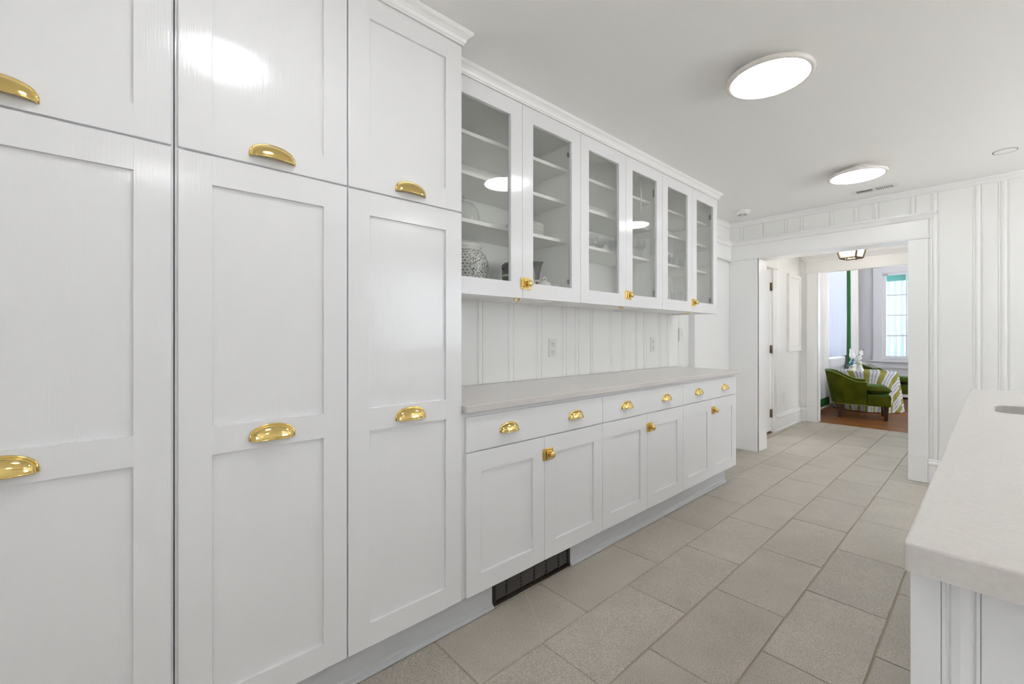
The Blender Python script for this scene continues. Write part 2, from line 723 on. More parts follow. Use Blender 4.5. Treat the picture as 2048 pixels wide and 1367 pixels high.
# ---- oak floor of the dining room
wf = struct('floor', MB().box(-2.05, RX + .05, 7.231, 11.2, -0.06, -0.012), M['slot'], 'sub-floor under the oak boards')
PW = 0.0826
pm = MB().box(0, 4.6, 0, PW - .0012, -0.012, 0).mesh('plank', M['wood'])
for i in range(48):
    yy = 7.232 + i * PW
    if yy + PW > 11.2: break
    inst('plank', pm, (-2.0 + 0.0 * i, yy, 0), wf)

# ---- ceilings
ce = struct('ceiling', MB().box(-2.15, RX + .1, RY - .1, 7.25, CEIL, CEIL + .1), M['ceiling'], 'white kitchen and passage ceiling')
struct('ceiling', MB().box(-2.1, RX + .1, 7.25, 11.25, 2.78, 2.88), M['ceiling'], 'dining room ceiling')


# ---- left wall, with panelling boards and beaded strips
def bead_strip_x(x, y0, y1, z0, z1, t=0.010):
    """beaded strip on a wall facing +X: two rolls with quirks"""
    w = y1 - y0
    pr = [(0, 0), (.0, t), (.10, t), (.14, t * .62), (.19, t * .62), (.26, t * 1.0), (.5, t * 1.15), (.74, t * 1.0), (.81, t * .62), (.86, t * .62), (.90, t), (1, t), (1, 0)]
    vs = [(x + b, y0 + a * w, z0) for a, b in pr] + [(x + b, y0 + a * w, z1) for a, b in pr]
    n = len(pr)
    fs = [(i, i + 1, n + i + 1, n + i) for i in range(n - 1)] + [tuple(range(n)), tuple(range(n, 2 * n))]
    return MB().add(vs, fs)


def bead_strip_y(y, x0, x1, z0, z1, t=0.010):
    w = x1 - x0
    pr = [(0, 0), (.0, t), (.10, t), (.14, t * .62), (.19, t * .62), (.26, t * 1.0), (.5, t * 1.15), (.74, t * 1.0), (.81, t * .62), (.86, t * .62), (.90, t), (1, t), (1, 0)]
    vs = [(x0 + a * w, y - b, z0) for a, b in pr] + [(x0 + a * w, y - b, z1) for a, b in pr]
    n = len(pr)
    fs = [(i, i + 1, n + i + 1, n + i) for i in range(n - 1)] + [tuple(range(n)), tuple(range(n, 2 * n))]
    return MB().add(vs, fs)


wl = struct('wall_left', MB().box(XB - .15, XB - .009, RY - .1, 4.07, 0, CEIL), M['wall'], 'white painted left wall behind the cabinets')
sb = [1.415, 1.506, 1.552, 1.744, 1.794, 1.986, 2.040, 2.233, 2.285, 2.370, 2.415, 2.540, 2.575, 2.780, 2.813, 2.940, 2.981, 3.140, 3.171, 3.262, 3.310, 3.507, 3.549, 3.655, 3.697, 3.86, 3.90]
strips = [(1.18, 1.226)] + [(sb[i], sb[i + 1]) for i in range(1, len(sb) - 1, 2)]
prev = 1.0
for a, b in strips + [(4.07, 4.07)]:
    put('plank', MB().box(XB - .009, XB, prev, a - .001, .92, 2.36), M['wall'], wl)
    if b > a:
        put('bead_strip', bead_strip_x(XB - .009, a, b, .92, 2.36), M['wall'], wl)
    prev = b + .001
# boxed-out stretch of left wall beyond the worktop
struct('wall_left', MB().box(XP - .2, XP, 4.07, 5.135, 0, CEIL), M['trim'], 'smooth white left wall between worktop and end wall')

# ---- end wall with wide opening
OX0, OX1, OZ = -1.626, -0.477, 2.003
YE2 = 5.14
we = struct('wall_end', MB().box(XP - .1, OX0 - .02, YE, YE2 - .005, 0, CEIL).box(OX1 + .02, RX + .1, YE, YE2 - .005, 0, CEIL).box(OX0 - .02, OX1 + .02, YE, YE2 - .005, OZ + .015, CEIL), M['wall'], 'white panelled end wall around the wide cased opening')
es = [(-1.813, -1.768), (-1.585, -1.548), (-1.391, -1.36), (-1.258, -1.225), (-1.026, -.984), (-.845, -.80), (-.711, -.66), (-.476, -.427), (-.343, -.294), (-.106, -.056), (.025, .08), (.27, .32), (.42, .47), (.66, .71), (.85, .90), (1.08, 1.13), (1.3, 1.35), (1.55, 1.6), (1.8, 1.85), (2.05, 2.1), (2.3, 2.35)]
prev = XP + .001
for a, b in es + [(RX, RX)]:
    z0 = 2.19 if b < -.33 else 0.16
    put('plank', MB().box(prev, a - .001, YE - .009, YE, 2.19 if a < -.345 else (0.16 if prev > -.35 else 2.19), 2.36), M['wall'], we)
    if prev < -.345 < a:
        pass
    if b > a:
        zz = 2.19 if b < -.36 else 0.16
        put('bead_strip', bead_strip_y(YE, a, b, zz, 2.36), M['wall'], we)
    prev = b + .001

# ---- trims of the opening
def casing_y(name, label, x0, x1, yf, yb, ztop, plinth, px=0.0):
    o = struct(name, MB().box(x0, x1, yf, yb, plinth, ztop, 0.002), M['trim'], label)
    put('plinth_block', MB().box(x0 - px, x1 + px, yf - .008, yb, 0, plinth, 0.002), M['trim'], o)
    return o


casing_y('trim_1', 'white flat casing left of the kitchen opening', XP + .001, OX0, 4.878, YE, 1.995, .222)
casing_y('trim_2', 'white flat casing right of the kitchen opening', OX1, -.357, 4.878, YE, 1.995, .217)
t = struct('trim_3', MB().box(XP + .001, -.357, 4.876, YE, 2.01, 2.165), M['trim'], 'wide white header board over the kitchen opening')
capp = [(0, 2.150), (.018, 2.150), (.024, 2.158), (.030, 2.165), (.040, 2.180), (.055, 2.188), (.055, 2.200), (0, 2.200)]
put('header_cap', MB().sweep([(XP + .001, YE - .024), (-.357, YE - .024), (-.357, YE)], capp, 1), M['trim'], t)
put('header_bead', MB().sweep([(XP + .001, YE - .022), (-.357, YE - .022), (-.357, YE)], [(0, 1.994), (.010, 1.994), (.014, 2.001), (.010, 2.008), (0, 2.008)], 1), M['trim'], t)
# header continues along the left wall
t = struct('trim_4', MB().box(XP, XP + .024, 4.09, 4.875, 2.01, 2.165), M['trim'], 'white header board along the left wall')
put('header_cap', MB().sweep([(XP + .024, 4.09), (XP + .024, 4.845)], [(o * .8, z) for o, z in capp], 1), M['trim'], t)
put('header_bead', MB().sweep([(XP + .022, 4.09), (XP + .022, 4.87)], [(0, 1.994), (.010, 1.994), (.014, 2.001), (.010, 2.008), (0, 2.008)], 1), M['trim'], t)
# jamb linings
struct('trim_5', MB().box(OX0 - .02, OX0, 4.8785, YE2, 0, OZ), M['trim'], 'white jamb lining on the left of the opening')
struct('trim_6', MB().box(OX1, OX1 + .02, 4.8785, YE2, 0, OZ), M['trim'], 'white jamb lining on the right of the opening')
struct('trim_7', MB().box(OX0 - .02, OX1 + .02, 4.8785, YE2, OZ, OZ + .015), M['trim'], 'white head lining of the opening')
# baseboard on the end wall right of the opening
bbp = [(0, 0), (.020, 0), (.020, .15), (.026, .156), (.024, .168), (.012, .178), (.012, .190), (0, .196)]
struct('baseboard_end', MB().sweep([(-.355, YE - .009), (RX, YE - .009)], bbp, 1), M['trim'], 'white moulded baseboard right of the opening')

# ---- crown mouldings
crown = [(0, 2.353), (.006, 2.353), (.006, 2.359), (.010, 2.363), (.014, 2.374), (.022, 2.384), (.030, 2.390), (.034, 2.396), (.034, CEIL - .001), (0, CEIL - .001)]
struct('trim_8', MB().sweep([(XP, 4.075), (XP, YE - .009), (RX, YE - .009)], crown, 1), M['trim'], 'white crown moulding along the end wall')
struct('trim_9', MB().sweep([(XT, -.55), (XT, 1.010), (XU - .02, 1.010)], crown, 1), M['trim'], 'white crown moulding over the tall cabinets')
struct('trim_10', MB().sweep([(XU, 1.012), (XU, BY[3]), (XB, BY[3])], crown, 1), M['trim'], 'white crown moulding over the glass-door cabinets')

# ---- unseen walls of the kitchen with windows added for daylight
WR = (2.55, 4.55, 1.0, 2.15)      # added right-wall window y0,y1,z0,z1
struct('wall_right', MB().box(RX, RX + .15, RY - .1, WR[0], 0, CEIL).box(RX, RX + .15, WR[1], YE, 0, CEIL).box(RX, RX + .15, WR[0], WR[1], 0, WR[2]).box(RX, RX + .15, WR[0], WR[1], WR[3], CEIL), M['wall'], 'white wall on the right of the kitchen')
WB = (.6, 2.3, 1.05, 2.05)  # unseen rear window, added and sized for fill light
struct('wall_rear', MB().box(-2.12, WB[0], RY - .15, RY, 0, CEIL).box(WB[1], RX + .15, RY - .15, RY, 0, CEIL).box(WB[0], WB[1], RY - .15, RY, 0, WB[2]).box(WB[0], WB[1], RY - .15, RY, WB[3], CEIL), M['wall'], 'white wall behind the camera')


def window_frame(name, axis, c, a0, a1, z0, z1, nx, nz, label, mat):
    """a window of nx by nz panes in the plane axis=c; frame, muntins, panes"""
    def bx(mb, p0, p1, q0, q1, d):
        return mb.box(c - d, c + d, p0, p1, q0, q1) if axis == 'x' else mb.box(p0, p1, c - d, c + d, q0, q1)
    f = MB()
    s = .05
    bx(f, a0, a0 + s, z0, z1, .025); bx(f, a1 - s, a1, z0, z1, .025); bx(f, a0 + s, a1 - s, z0, z0 + s, .025); bx(f, a0 + s, a1 - s, z1 - s, z1, .025)
    o = struct(name, f, mat, label)
    A0, A1, Z0, Z1 = a0 + s, a1 - s, z0 + s, z1 - s
    mu = .024
    for i in range(1, nx):
        p = A0 + (A1 - A0) * i / nx
        put('muntin', bx(MB(), p - mu / 2, p + mu / 2, Z0, Z1, .018), mat, o)
    for i in range(1, nz):
        p = Z0 + (Z1 - Z0) * i / nz
        put('muntin', bx(MB(), A0, A1, p - mu / 2, p + mu / 2, .012), mat, o)
    for i in range(nx):
        for j in range(nz):
            p0, p1 = A0 + (A1 - A0) * i / nx, A0 + (A1 - A0) * (i + 1) / nx
            q0, q1 = Z0 + (Z1 - Z0) * j / nz, Z0 + (Z1 - Z0) * (j + 1) / nz
            put('pane', bx(MB(), p0 + mu / 2, p1 - mu / 2, q0 + mu / 2, q1 - mu / 2, .0005), M['glass'], o)
    return o


window_frame('added_window_3', 'x', RX + .06, WR[0], WR[1], WR[2], WR[3], 3, 1, 'unseen window added in the right wall for daylight', M['trim'])
window_frame('added_window_4', 'y', RY - .06, WB[0], WB[1], WB[2], WB[3], 3, 1, 'unseen window added behind the camera for daylight', M['trim'])
portal((RX + .14, (WR[0] + WR[1]) / 2, (WR[2] + WR[3]) / 2), (0, pi / 2, 0), WR[3] - WR[2], WR[1] - WR[0])
portal(((WB[0] + WB[1]) / 2, RY - .14, (WB[2] + WB[3]) / 2), (pi / 2, 0, 0), WB[1] - WB[0], WB[3] - WB[2])

# ---- passage
PX = -1.845
DY0, DY1, DZ = 5.20, 5.99, 2.025
struct('wall_passage', MB().box(PX - .16, PX, YE2 - .005, DY0, 0, CEIL).box(PX - .16, PX, DY1, 7.20, 0, CEIL).box(PX - .16, PX, DY0, DY1, DZ, CEIL), M['wall'], 'white left wall of the passage')
struct('wall_passage', MB().box(-.25, -.10, YE2 - .005, 7.20, 0, CEIL), M['wall'], 'white right wall of the passage')
# glazed door in the passage wall
dr = MB()
xd0, xd1 = PX - .05, PX - .012
st, gy1 = .11, 5.805
gy0 = DY0 + .012 + .14
rows = [(.255, .572), (.602, .905), (.935, 1.237), (1.265, 1.570), (1.600, 1.898)]
dr.box(xd0, xd1, DY0 + .006, gy0, .022, DZ - .006).box(xd0, xd1, gy1, DY1 - .010, .022, DZ - .006).box(xd0, xd1, gy0, gy1, .022, rows[0][0]).box(xd0, xd1, gy0, gy1, rows[-1][1], DZ - .006)
dd = struct('door_1', dr, M['trim'], 'white glazed door in the passage left wall')
for i in range(4):
    put('muntin', MB().box(xd0 + .004, xd1 - .004, gy0, gy1, rows[i][1], rows[i + 1][0]), M['trim'], dd)
ym = (gy0 + gy1) / 2
put('muntin', MB().box(xd0 + .004, xd1 - .004, ym - .014, ym + .014, rows[0][0], rows[-1][1]), M['trim'], dd)
for q0, q1 in rows:
    for p0, p1 in ((gy0, ym - .014), (ym + .014, gy1)):
        put('pane', MB().box(PX - .032, PX - .030, p0, p1, q0, q1), M['glass'], dd)
for zc in (.24, 1.035, 1.81):
    put('hinge', MB().tube([(PX + .004, DY1 - .004, zc - .05), (PX + .004, DY1 - .004, zc + .05)], .009, 8).box(PX - .012, PX + .002, DY1 - .016, DY1 + .012, zc - .05, zc + .05), M['bronze'], dd, 'dark bronze hinge')
struct('trim_11', MB().box(PX - .10, PX + .004, DY0, DY1, 0, .018), M['wood'], 'brown wooden threshold under the glazed door')
# casing around the glazed door
c = struct('trim_12', MB().box(PX, PX + .022, DY1 + .012, 6.115, .20, 2.03, .002).box(PX, PX + .022, 5.145, DY0 - .012, .20, 2.03), M['trim'], 'white casing of the glazed passage door')
put('header_cap', MB().box(PX, PX + .024, 5.145, 6.115, 2.045, 2.16).box(PX, PX + .04, 5.145, 6.13, 2.03, 2.045).box(PX, PX + .05, 5.145, 6.14, 2.16, 2.185), M['trim'], c)
put('plinth_block', MB().box(PX, PX + .030, DY1 + .010, 6.118, 0, .20, .002), M['trim'], c)
bbp2 = [(0, 0), (.030, 0), (.030, .014), (.020, .020), (.020, .150), (.026, .156), (.024, .168), (.012, .178), (.012, .192), (0, .198)]
struct('baseboard_passage', MB().sweep([(PX, 6.12), (PX, 7.185), (-1.765, 7.185)], bbp2, 1), M['trim'], 'tall white moulded baseboard in the passage')
struct('trim_13', MB().sweep([(PX, 5.15), (PX, 7.199), (-.26, 7.199)], [(o * 1.5, z) for o, z in crown], 1), M['trim'], 'white crown moulding in the passage')

# ---- wall between passage and dining room
Y2, Y2B = 7.20, 7.32
QX0, QX1, QZ = -1.636, -.42, 2.085
struct('wall_back', MB().box(-2.05, QX0 - .015, Y2, Y2B, 0, 2.78).box(QX1 + .015, RX + .1, Y2, Y2B, 0, 2.78).box(QX0 - .015, QX1 + .015, Y2, Y2B, QZ + .015, 2.78), M['wall'], 'white wall between passage and dining room')
casing_y('trim_14', 'white flat casing left of the dining room opening', -1.765, QX0, 7.178, Y2, 2.075, .212)
casing_y('trim_15', 'white flat casing right of the dining room opening', QX1, -.30, 7.178, Y2, 2.075, .212)
t = struct('trim_16', MB().box(-1.765, -.30, 7.178, Y2, 2.09, 2.235), M['trim'], 'white header board over the dining room opening')
cap2 = [(0, 2.232), (.012, 2.232), (.018, 2.245), (.030, 2.262), (.050, 2.278), (.060, 2.290), (.060, 2.312), (0, 2.312)]
put('header_cap', MB().sweep([(-1.765, Y2), (-1.765, 7.178), (-.30, 7.178)], cap2, 1), M['trim'], t)
put('header_bead', MB().box(-1.778, -.29, 7.166, Y2, 2.075, 2.090, .003), M['trim'], t)
struct('trim_17', MB().box(QX0 - .015, QX0, 7.179, Y2B + .02, 0, QZ).box(QX1, QX1 + .015, 7.179, Y2B + .02, 0, QZ).box(QX0 - .015, QX1 + .015, 7.179, Y2B + .02, QZ, QZ + .015), M['trim'], 'white jamb lining of the dining room opening')

# ---- dining room shell
DX, DYB = -1.95, 11.10
W1 = (8.75, 10.45, .80, 2.45)
struct('wall_dining_left', MB().box(DX - .15, DX, Y2B, W1[0], 0, 2.78).box(DX - .15, DX, W1[1], DYB + .15, 0, 2.78).box(DX - .15, DX, W1[0], W1[1], 0, W1[2]).box(DX - .15, DX, W1[0], W1[1], W1[3], 2.78), M['grey_wall'], 'pale grey left wall of the dining room')
W2 = (-1.457, -.46, .764, 2.434)
struct('wall_dining_back', MB().box(DX, W2[0], DYB, DYB + .15, 0, 2.78).box(W2[1], RX + .1, DYB, DYB + .15, 0, 2.78).box(W2[0], W2[1], DYB, DYB + .15, 0, W2[2]).box(W2[0], W2[1], DYB, DYB + .15, W2[3], 2.78), M['grey_wall'], 'pale grey back wall of the dining room')
W5 = (7.6, 10.9, .4, 2.6)  # unseen window, added and enlarged to brighten the dining room
struct('wall_dining_right', MB().box(RX, RX + .15, Y2B, W5[0], 0, 2.78).box(RX, RX + .15, W5[1], DYB + .15, 0, 2.78).box(RX, RX + .15, W5[0], W5[1], 0, W5[2]).box(RX, RX + .15, W5[0], W5[1], W5[3], 2.78), M['grey_wall'], 'pale grey right wall of the dining room')
window_frame('window_1', 'x', DX - .06, W1[0], W1[1], W1[2], W1[3], 6, 4, 'white window behind the curtains of the dining room', M['grey_trim'])
w2 = window_frame('window_2', 'y', DYB + .03, W2[0], W2[1], W2[2], W2[3], 3, 4, 'pale grey paned window in the dining room back wall', M['grey_trim'])
window_frame('added_window_5', 'x', RX + .06, W5[0], W5[1], W5[2], W5[3], 4, 3, 'unseen right hand window added to light the dining room', M['grey_trim'])
portal((DX - .14, (W1[0] + W1[1]) / 2, (W1[2] + W1[3]) / 2), (0, -pi / 2, 0), W1[3] - W1[2], W1[1] - W1[0])
portal((RX + .14, (W5[0] + W5[1]) / 2, (W5[2] + W5[3]) / 2), (0, pi / 2, 0), W5[3] - W5[2], W5[1] - W5[0])
portal(((W2[0] + W2[1]) / 2, DYB + .14, (W2[2] + W2[3]) / 2), (-pi / 2, 0, 0), W2[1] - W2[0], W2[3] - W2[2])
put('casing', MB().box(-1.60, W2[0], DYB - .022, DYB, .72, 2.62, .003).box(W2[1], W2[1] + .14, DYB - .022, DYB, .72, 2.62, .003).box(W2[0], W2[1], DYB - .022, DYB, W2[3], 2.62, .003), M['grey_trim'], w2)
put('window_sill', MB().box(-1.66, W2[1] + .2, DYB - .07, DYB, .692, .722, .006), M['grey_trim'], w2)
put('apron', MB().box(-1.60, W2[1] + .14, DYB - .018, DYB, .575, .692, .003), M['grey_trim'], w2)
put('sash_latch', MB().box(-1.43, -1.37, DYB - .02, DYB + .004, 2.385, 2.395), M['bronze'], w2, 'small dark sash latch')
struct('trim_18', MB().box(DX, DX + .03, W1[0] - .1, W1[1] - .03, .755, .80, .005).box(DX, DX + .018, W1[0] - .06, W1[1] + .04, .64, .755), M['grey_trim'], 'pale grey sill of the dining room side window')
struct('baseboard_dining', MB().sweep([(DX, Y2B), (DX, DYB), (-1.3, DYB)], bbp, 1), M['grey_trim'], 'pale grey baseboard of the dining room')
# porch seen through the back window, with added shading parts and ground
pc = struct('ceiling_porch', MB().box(-3.2, 2.6, 11.35, 15.8, 2.52, 2.60), M['teal'], 'pale teal porch ceiling outside the window')  # outer stretch of this roof added to shade the porch curtains
put('beam', MB().box(-3.2, 2.6, 12.42, 12.52, 2.38, 2.519).box(-1.18, -1.12, 11.36, 12.41, 2.42, 2.519), M['teal_dark'], pc)
put('post', MB().box(-1.19, -1.14, 12.43, 12.51, -.059, 2.379), M['teal_dark'], pc)
struct('added_porch_enclosure', MB().box(-3.2, 2.6, 12.9, 13.0, -.06, .9).box(-3.2, 2.6, 12.9, 13.0, 2.3, 2.52).box(-3.3, -3.2, 11.26, 13.0, -.06, 2.52).box(2.6, 2.7, 11.26, 13.0, -.06, 2.52), M['grey_trim'], 'porch enclosure added to dim the curtains outside the window')  # walls added around the porch to cut the light on its curtains
struct('floor_porch', MB().box(-3.4, 2.8, 11.3, 15.9, -.16, -.06), M['grey_trim'], 'pale porch floor outside the window')
struct('side_sun_blocker', MB().box(-4.4, -2.12, 4.6, 11.3, 2.5, 2.6), M['grey_trim'], 'unseen slab added to block sun on the left of the house')  # added outside to keep direct sun off the door and side window
struct('ground', MB().box(-30, 30, -30, 45, -.40, -.30), M['ground_bounce'], 'unseen pale ground added to bounce daylight into the rooms')

# ================================================================== CABINETS
def cup_pull_mb(y, zb, xf, W=.116, H=.040, P=.026):
    mb = MB()
    na, nb = 18, 8

    def surf(w, h, p, x0, z0):
        g = []
        for i in range(na + 1):
            a = pi * i / na
            sa = max(sin(a), 0.0) ** 0.72
            for j in range(nb + 1):
                b = pi / 2 * j / nb
                g.append((x0 + p * sa * sin(b), y - w / 2 * cos(a), z0 + h * sa * cos(b)))
        return g
    k = nb + 1
    F = [(i * k + j, (i + 1) * k + j, (i + 1) * k + j + 1, i * k + j + 1) for i in range(na) for j in range(nb)]
    mb.add(surf(W, H, P, xf + .001, zb), F, True)
    mb.add(surf(W - .006, H - .004, P - .003, xf + .001, zb), F, True)
    # rolled rim: along the door and along the lip
    up = [(xf + .002, y - (W / 2 + .001) * cos(pi * i / na), zb + (H + .001) * max(sin(pi * i / na), 0) ** .72) for i in range(na + 1)]
    lo = [(xf + .001 + (P - .001) * max(sin(pi * i / na), 0) ** .72, y - (W / 2) * cos(pi * i / na), zb) for i in range(na + 1)]
    mb.tube(up, .0034, 6)
    mb.tube(lo, .0020, 6)
    return mb


def shaker(mb, x, y0, y1, z0, z1, st, rails, t=.013):
    """door frame: stiles and rails, 20 mm thick, front at x; rails = list of (z0,z1)"""
    bv = .0018
    mb.box(x - t, x, y0, y0 + st, z0, z1, bv)
    mb.box(x - t, x, y1 - st, y1, z0, z1, bv)
    for a, b in rails:
        mb.box(x - t, x - .0002, y0 + st - .002, y1 - st + .002, a, b, 0)
    return mb


def door(parent, x, y0, y1, z0, z1, st, rails, panels):
    d = put('door', shaker(MB(), x, y0, y1, z0, z1, st, rails), M['cabinet'], parent)
    for a, b in panels:
        put('panel', MB().box(x - .0125, x - .0095, y0 + st - .004, y1 - st + .004, a - .004, b + .004), M['cabinet'], d)
    return d


def latch(d_left, d_right, yj, zc, x):
    """square brass cupboard latch: strike on the left door, case and knob on the right door"""
    put('latch_strike', MB().box(x - .0005, x + .005, yj - .014, yj - .002, zc - .028, zc + .028, .001).box(x + .004, x + .012, yj - .011, yj - .002, zc - .018, zc + .018, .002), M['brass'], d_left)
    mb = MB().box(x - .0005, x + .004, yj + .002, yj + .056, zc - .029, zc + .029, .001)
    mb.box(x + .003, x + .014, yj + .003, yj + .042, zc - .020, zc + .020, .003)
    mb.box(x + .003, x + .008, yj + .008, yj + .050, zc - .026, zc - .022, .001).box(x + .003, x + .008, yj + .008, yj + .050, zc + .022, zc + .026, .001)
    put('cupboard_latch', mb, M['brass'], d_right)
    kn = MB()
    prof = [(.0, 0), (.009, .0), (.008, .004), (.009, .006), (.015, .009), (.0175, .013), (.015, .018), (.008, .021), (0, .0215)]
    n = 14
    vs, fs = [], []
    for r, h in prof:
        for i in range(n):
            a = 2 * pi * i / n
            vs.append((x + .013 + h, yj + .030 + max(r, 1e-5) * cos(a), zc + max(r, 1e-5) * sin(a)))
    for j in range(len(prof) - 1):
        for i in range(n):
            a, b = j * n + i, j * n + (i + 1) % n
            fs.append((a, b, b + n, a + n))
    kn.add(vs, fs, True)
    put('latch_knob', kn, M['brass'], d_right)


# tall cabinets
TALL = [(-.490, .0965, 'tall white two-door larder cabinet at the left edge, next to no worktop'),
        (.109, .5515, 'tall white two-door larder cabinet in the middle of the three, under the lamp reflection'),
        (.5545, 1.010, 'tall white two-door larder cabinet standing against the worktop end')]
for i, (y0, y1, lab) in enumerate(TALL):
    t = thing('tall_cabinet', lab, 'cabinet', (-1.7, (y0 + y1) / 2, 0.135), 'tall white larder cabinets')
    put('carcass', MB().box(XB + .001, XT - .0135, y0 - (.006 if i == 1 else .001), y1 + (.0005 if i else .004), .135, 2.354), M['cabinet'], t)
    st = .0745
    ya, yb = y0, y1 - .0015
    d = door(t, XT, ya, yb, 1.690, 2.352, st, [(1.690, 1.768), (2.276, 2.352)], [(1.768, 2.276)])
    yc = -.197 if i == 0 else (y0 + y1) / 2
    put('cup_pull', cup_pull_mb(yc, 1.7115, XT), M['brass'], d)
    d = door(t, XT, ya, yb, .139, 1.684, st, [(.139, .218), (.873, .950), (1.606, 1.684)], [(.218, .873), (.950, 1.606)])
    put('cup_pull', cup_pull_mb(yc, .896, XT), M['brass'], d)

# base cabinets
BLAB = ['white base cabinet nearest the tall cabinets, above the dark floor vent',
        'white base cabinet in the middle of the worktop run',
        'white base cabinet at the far end of the worktop run']
for i in range(3):
    y0, y1 = BY[i], BY[i + 1]
    t = thing('base_cabinet', BLAB[i], 'cabinet', (-1.7, (y0 + y1) / 2, .135), 'white base cabinets under the long worktop')
    put('carcass', MB().box(XB + .012, XT - .0135, y0 - (.016 if i == 0 else .0) + .0005, y1 - .0005, .135, .886), M['cabinet'], t)
    dw = put('drawer', MB().box(XT - .013, XT, y0 + .0015, y1 - .0015, .724, .866, .002), M['cabinet'], t)
    for q in (.25, .75):
        put('cup_pull', cup_pull_mb(y0 + (y1 - y0) * q + (.003 if q < .5 else 0), .782, XT, .104, .036, .026), M['brass'], dw)
    ym = (y0 + y1) / 2
    ds = []
    for a, b in ((y0 + .0015, ym - .001), (ym + .001, y1 - .0015)):
        ds.append(door(t, XT, a, b, .1365, .7195, .0765, [(.1365, .214), (.635, .7195)], [(.214, .635)]))
    latch(ds[0], ds[1], ym, .635, XT)

# upper glass-door cabinets
ULAB = ['white glass-door wall cabinet holding the patterned jar and plates',
        'white glass-door wall cabinet in the middle with small glasses',
        'white glass-door wall cabinet at the far end near the passage']
ZU0, ZU1 = 1.385, 2.353
SHZ = (1.740, 1.964, 2.153)
for i in range(3):
    y0, y1 = BY[i] - (.012 if i == 0 else 0), BY[i + 1]
    t = thing('glass_door_cabinet', ULAB[i], 'cabinet', (-1.78, (y0 + y1) / 2, ZU0), 'white glass-door wall cabinets')
    cx0, cx1 = XB + .001, XU - .0215
    mb = MB()
    mb.box(cx0, cx1, y0 + .0005, y0 + .018, ZU0 + .002, ZU1).box(cx0, cx1, y1 - .018, y1 - .0005, ZU0 + .002, ZU1)
    mb.box(cx0, cx1, y0 + .018, y1 - .018, ZU0 + .014, ZU0 + .030).box(cx0, cx1, y0 + .018, y1 - .018, 2.31, ZU1)
    mb.box(cx0, cx0 + .008, y0 + .018, y1 - .018, ZU0 + .030, 2.31)
    mb.box(cx1 - .03, cx1, y0 + .018, y1 - .018, ZU0 + .000, ZU0 + .014)
    put('carcass', mb, M['inside'], t)
    for z in SHZ:
        put('shelf', MB().box(cx0 + .009, -1.655, y0 + .019, y1 - .019, z - .009, z + .009, .001), M['inside'], t)
    ym = (BY[i] + y1) / 2
    ds = []
    for a, b in ((BY[i] - .008 if i == 0 else y0 + .0015, ym - .001), (ym + .001, y1 - .0015)):
        st = .0755
        d = put('door', shaker(MB(), XU, a, b, ZU0, 2.352, st, [(ZU0, 1.463), (2.276, 2.352)], .020), M['cabinet'], t)
        put('glass_pane', MB().box(XU - .0155, XU - .0125, a + st - .002, b - st + .002, 1.461, 2.278), M['cab_glass'], d)
        ds.append(d)
    latch(ds[0], ds[1], ym, 1.459, XU)
    for z in (1.50, 2.21):
        put('hinge', MB().box(XU - .06, XU - .021, y1 - .030, y1 - .0185, z - .02, z + .02, .002).box(XU - .026, XU - .0205, y1 - .09, y1 - .030, z - .012, z + .012, .002), M['hinge'], t, 'small grey steel hinge')
    put('elbow_catch', MB().tube([(XU - .035, ym - .018, ZU0 - .006), (XU - .035, ym + .014, ZU0 - .006)], .0028, 8).box(XU - .040, XU - .030, ym - .020, ym - .014, ZU0 - .011, ZU0 + .001).box(XU - .040, XU - .030, ym + .010, ym + .016, ZU0 - .011, ZU0 + .001), M['brass'], t, 'tiny brass catch under the cabinet')

# worktop on the left
tag(put('countertop', MB().box(XB + .001, -1.394, 1.0125, 3.790, .8885, .9185, .003), M['counter']), 'long greige quartz worktop on the white base cabinets', 'countertop')

# toe kick
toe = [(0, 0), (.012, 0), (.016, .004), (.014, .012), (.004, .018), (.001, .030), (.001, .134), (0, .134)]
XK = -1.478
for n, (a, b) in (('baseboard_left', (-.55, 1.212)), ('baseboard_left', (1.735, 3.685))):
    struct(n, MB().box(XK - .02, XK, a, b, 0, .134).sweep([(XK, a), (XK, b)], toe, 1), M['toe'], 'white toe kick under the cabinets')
v = thing('toe_kick_vent', 'dark brown slotted floor-level vent in the white toe kick', 'vent', (XK, 1.473, 0))
put('frame', MB().box(XK - .018, XK - .004, 1.2135, 1.7335, .002, .133).box(XK - .004, XK + .004, 1.2135, 1.7335, .120, .133).box(XK - .004, XK + .004, 1.2135, 1.7335, .002, .014).box(XK - .004, XK + .004, 1.2135, 1.232, .014, .120).box(XK - .004, XK + .004, 1.716, 1.7335, .014, .120), M['vent'], v)
for zc in (.030, .046, .062, .078, .094, .110):
    put('slat', MB().add([(XK - .006, 1.232, zc + .006), (XK - .004, 1.232, zc + .007), (XK + .003, 1.232, zc - .004), (XK + .001, 1.232, zc - .005), (XK - .006, 1.716, zc + .006), (XK - .004, 1.716, zc + .007), (XK + .003, 1.716, zc - .004), (XK + .001, 1.716, zc - .005)], [(0, 1, 2, 3), (7, 6, 5, 4), (0, 4, 5, 1), (1, 5, 6, 2), (2, 6, 7, 3), (3, 7, 4, 0)]), M['vent'], v)
for yy in (1.30, 1.39, 1.475, 1.56, 1.65):
    put('divider', MB().box(XK - .006, XK + .002, yy - .003, yy + .003, .014, .120), M['vent'], v)

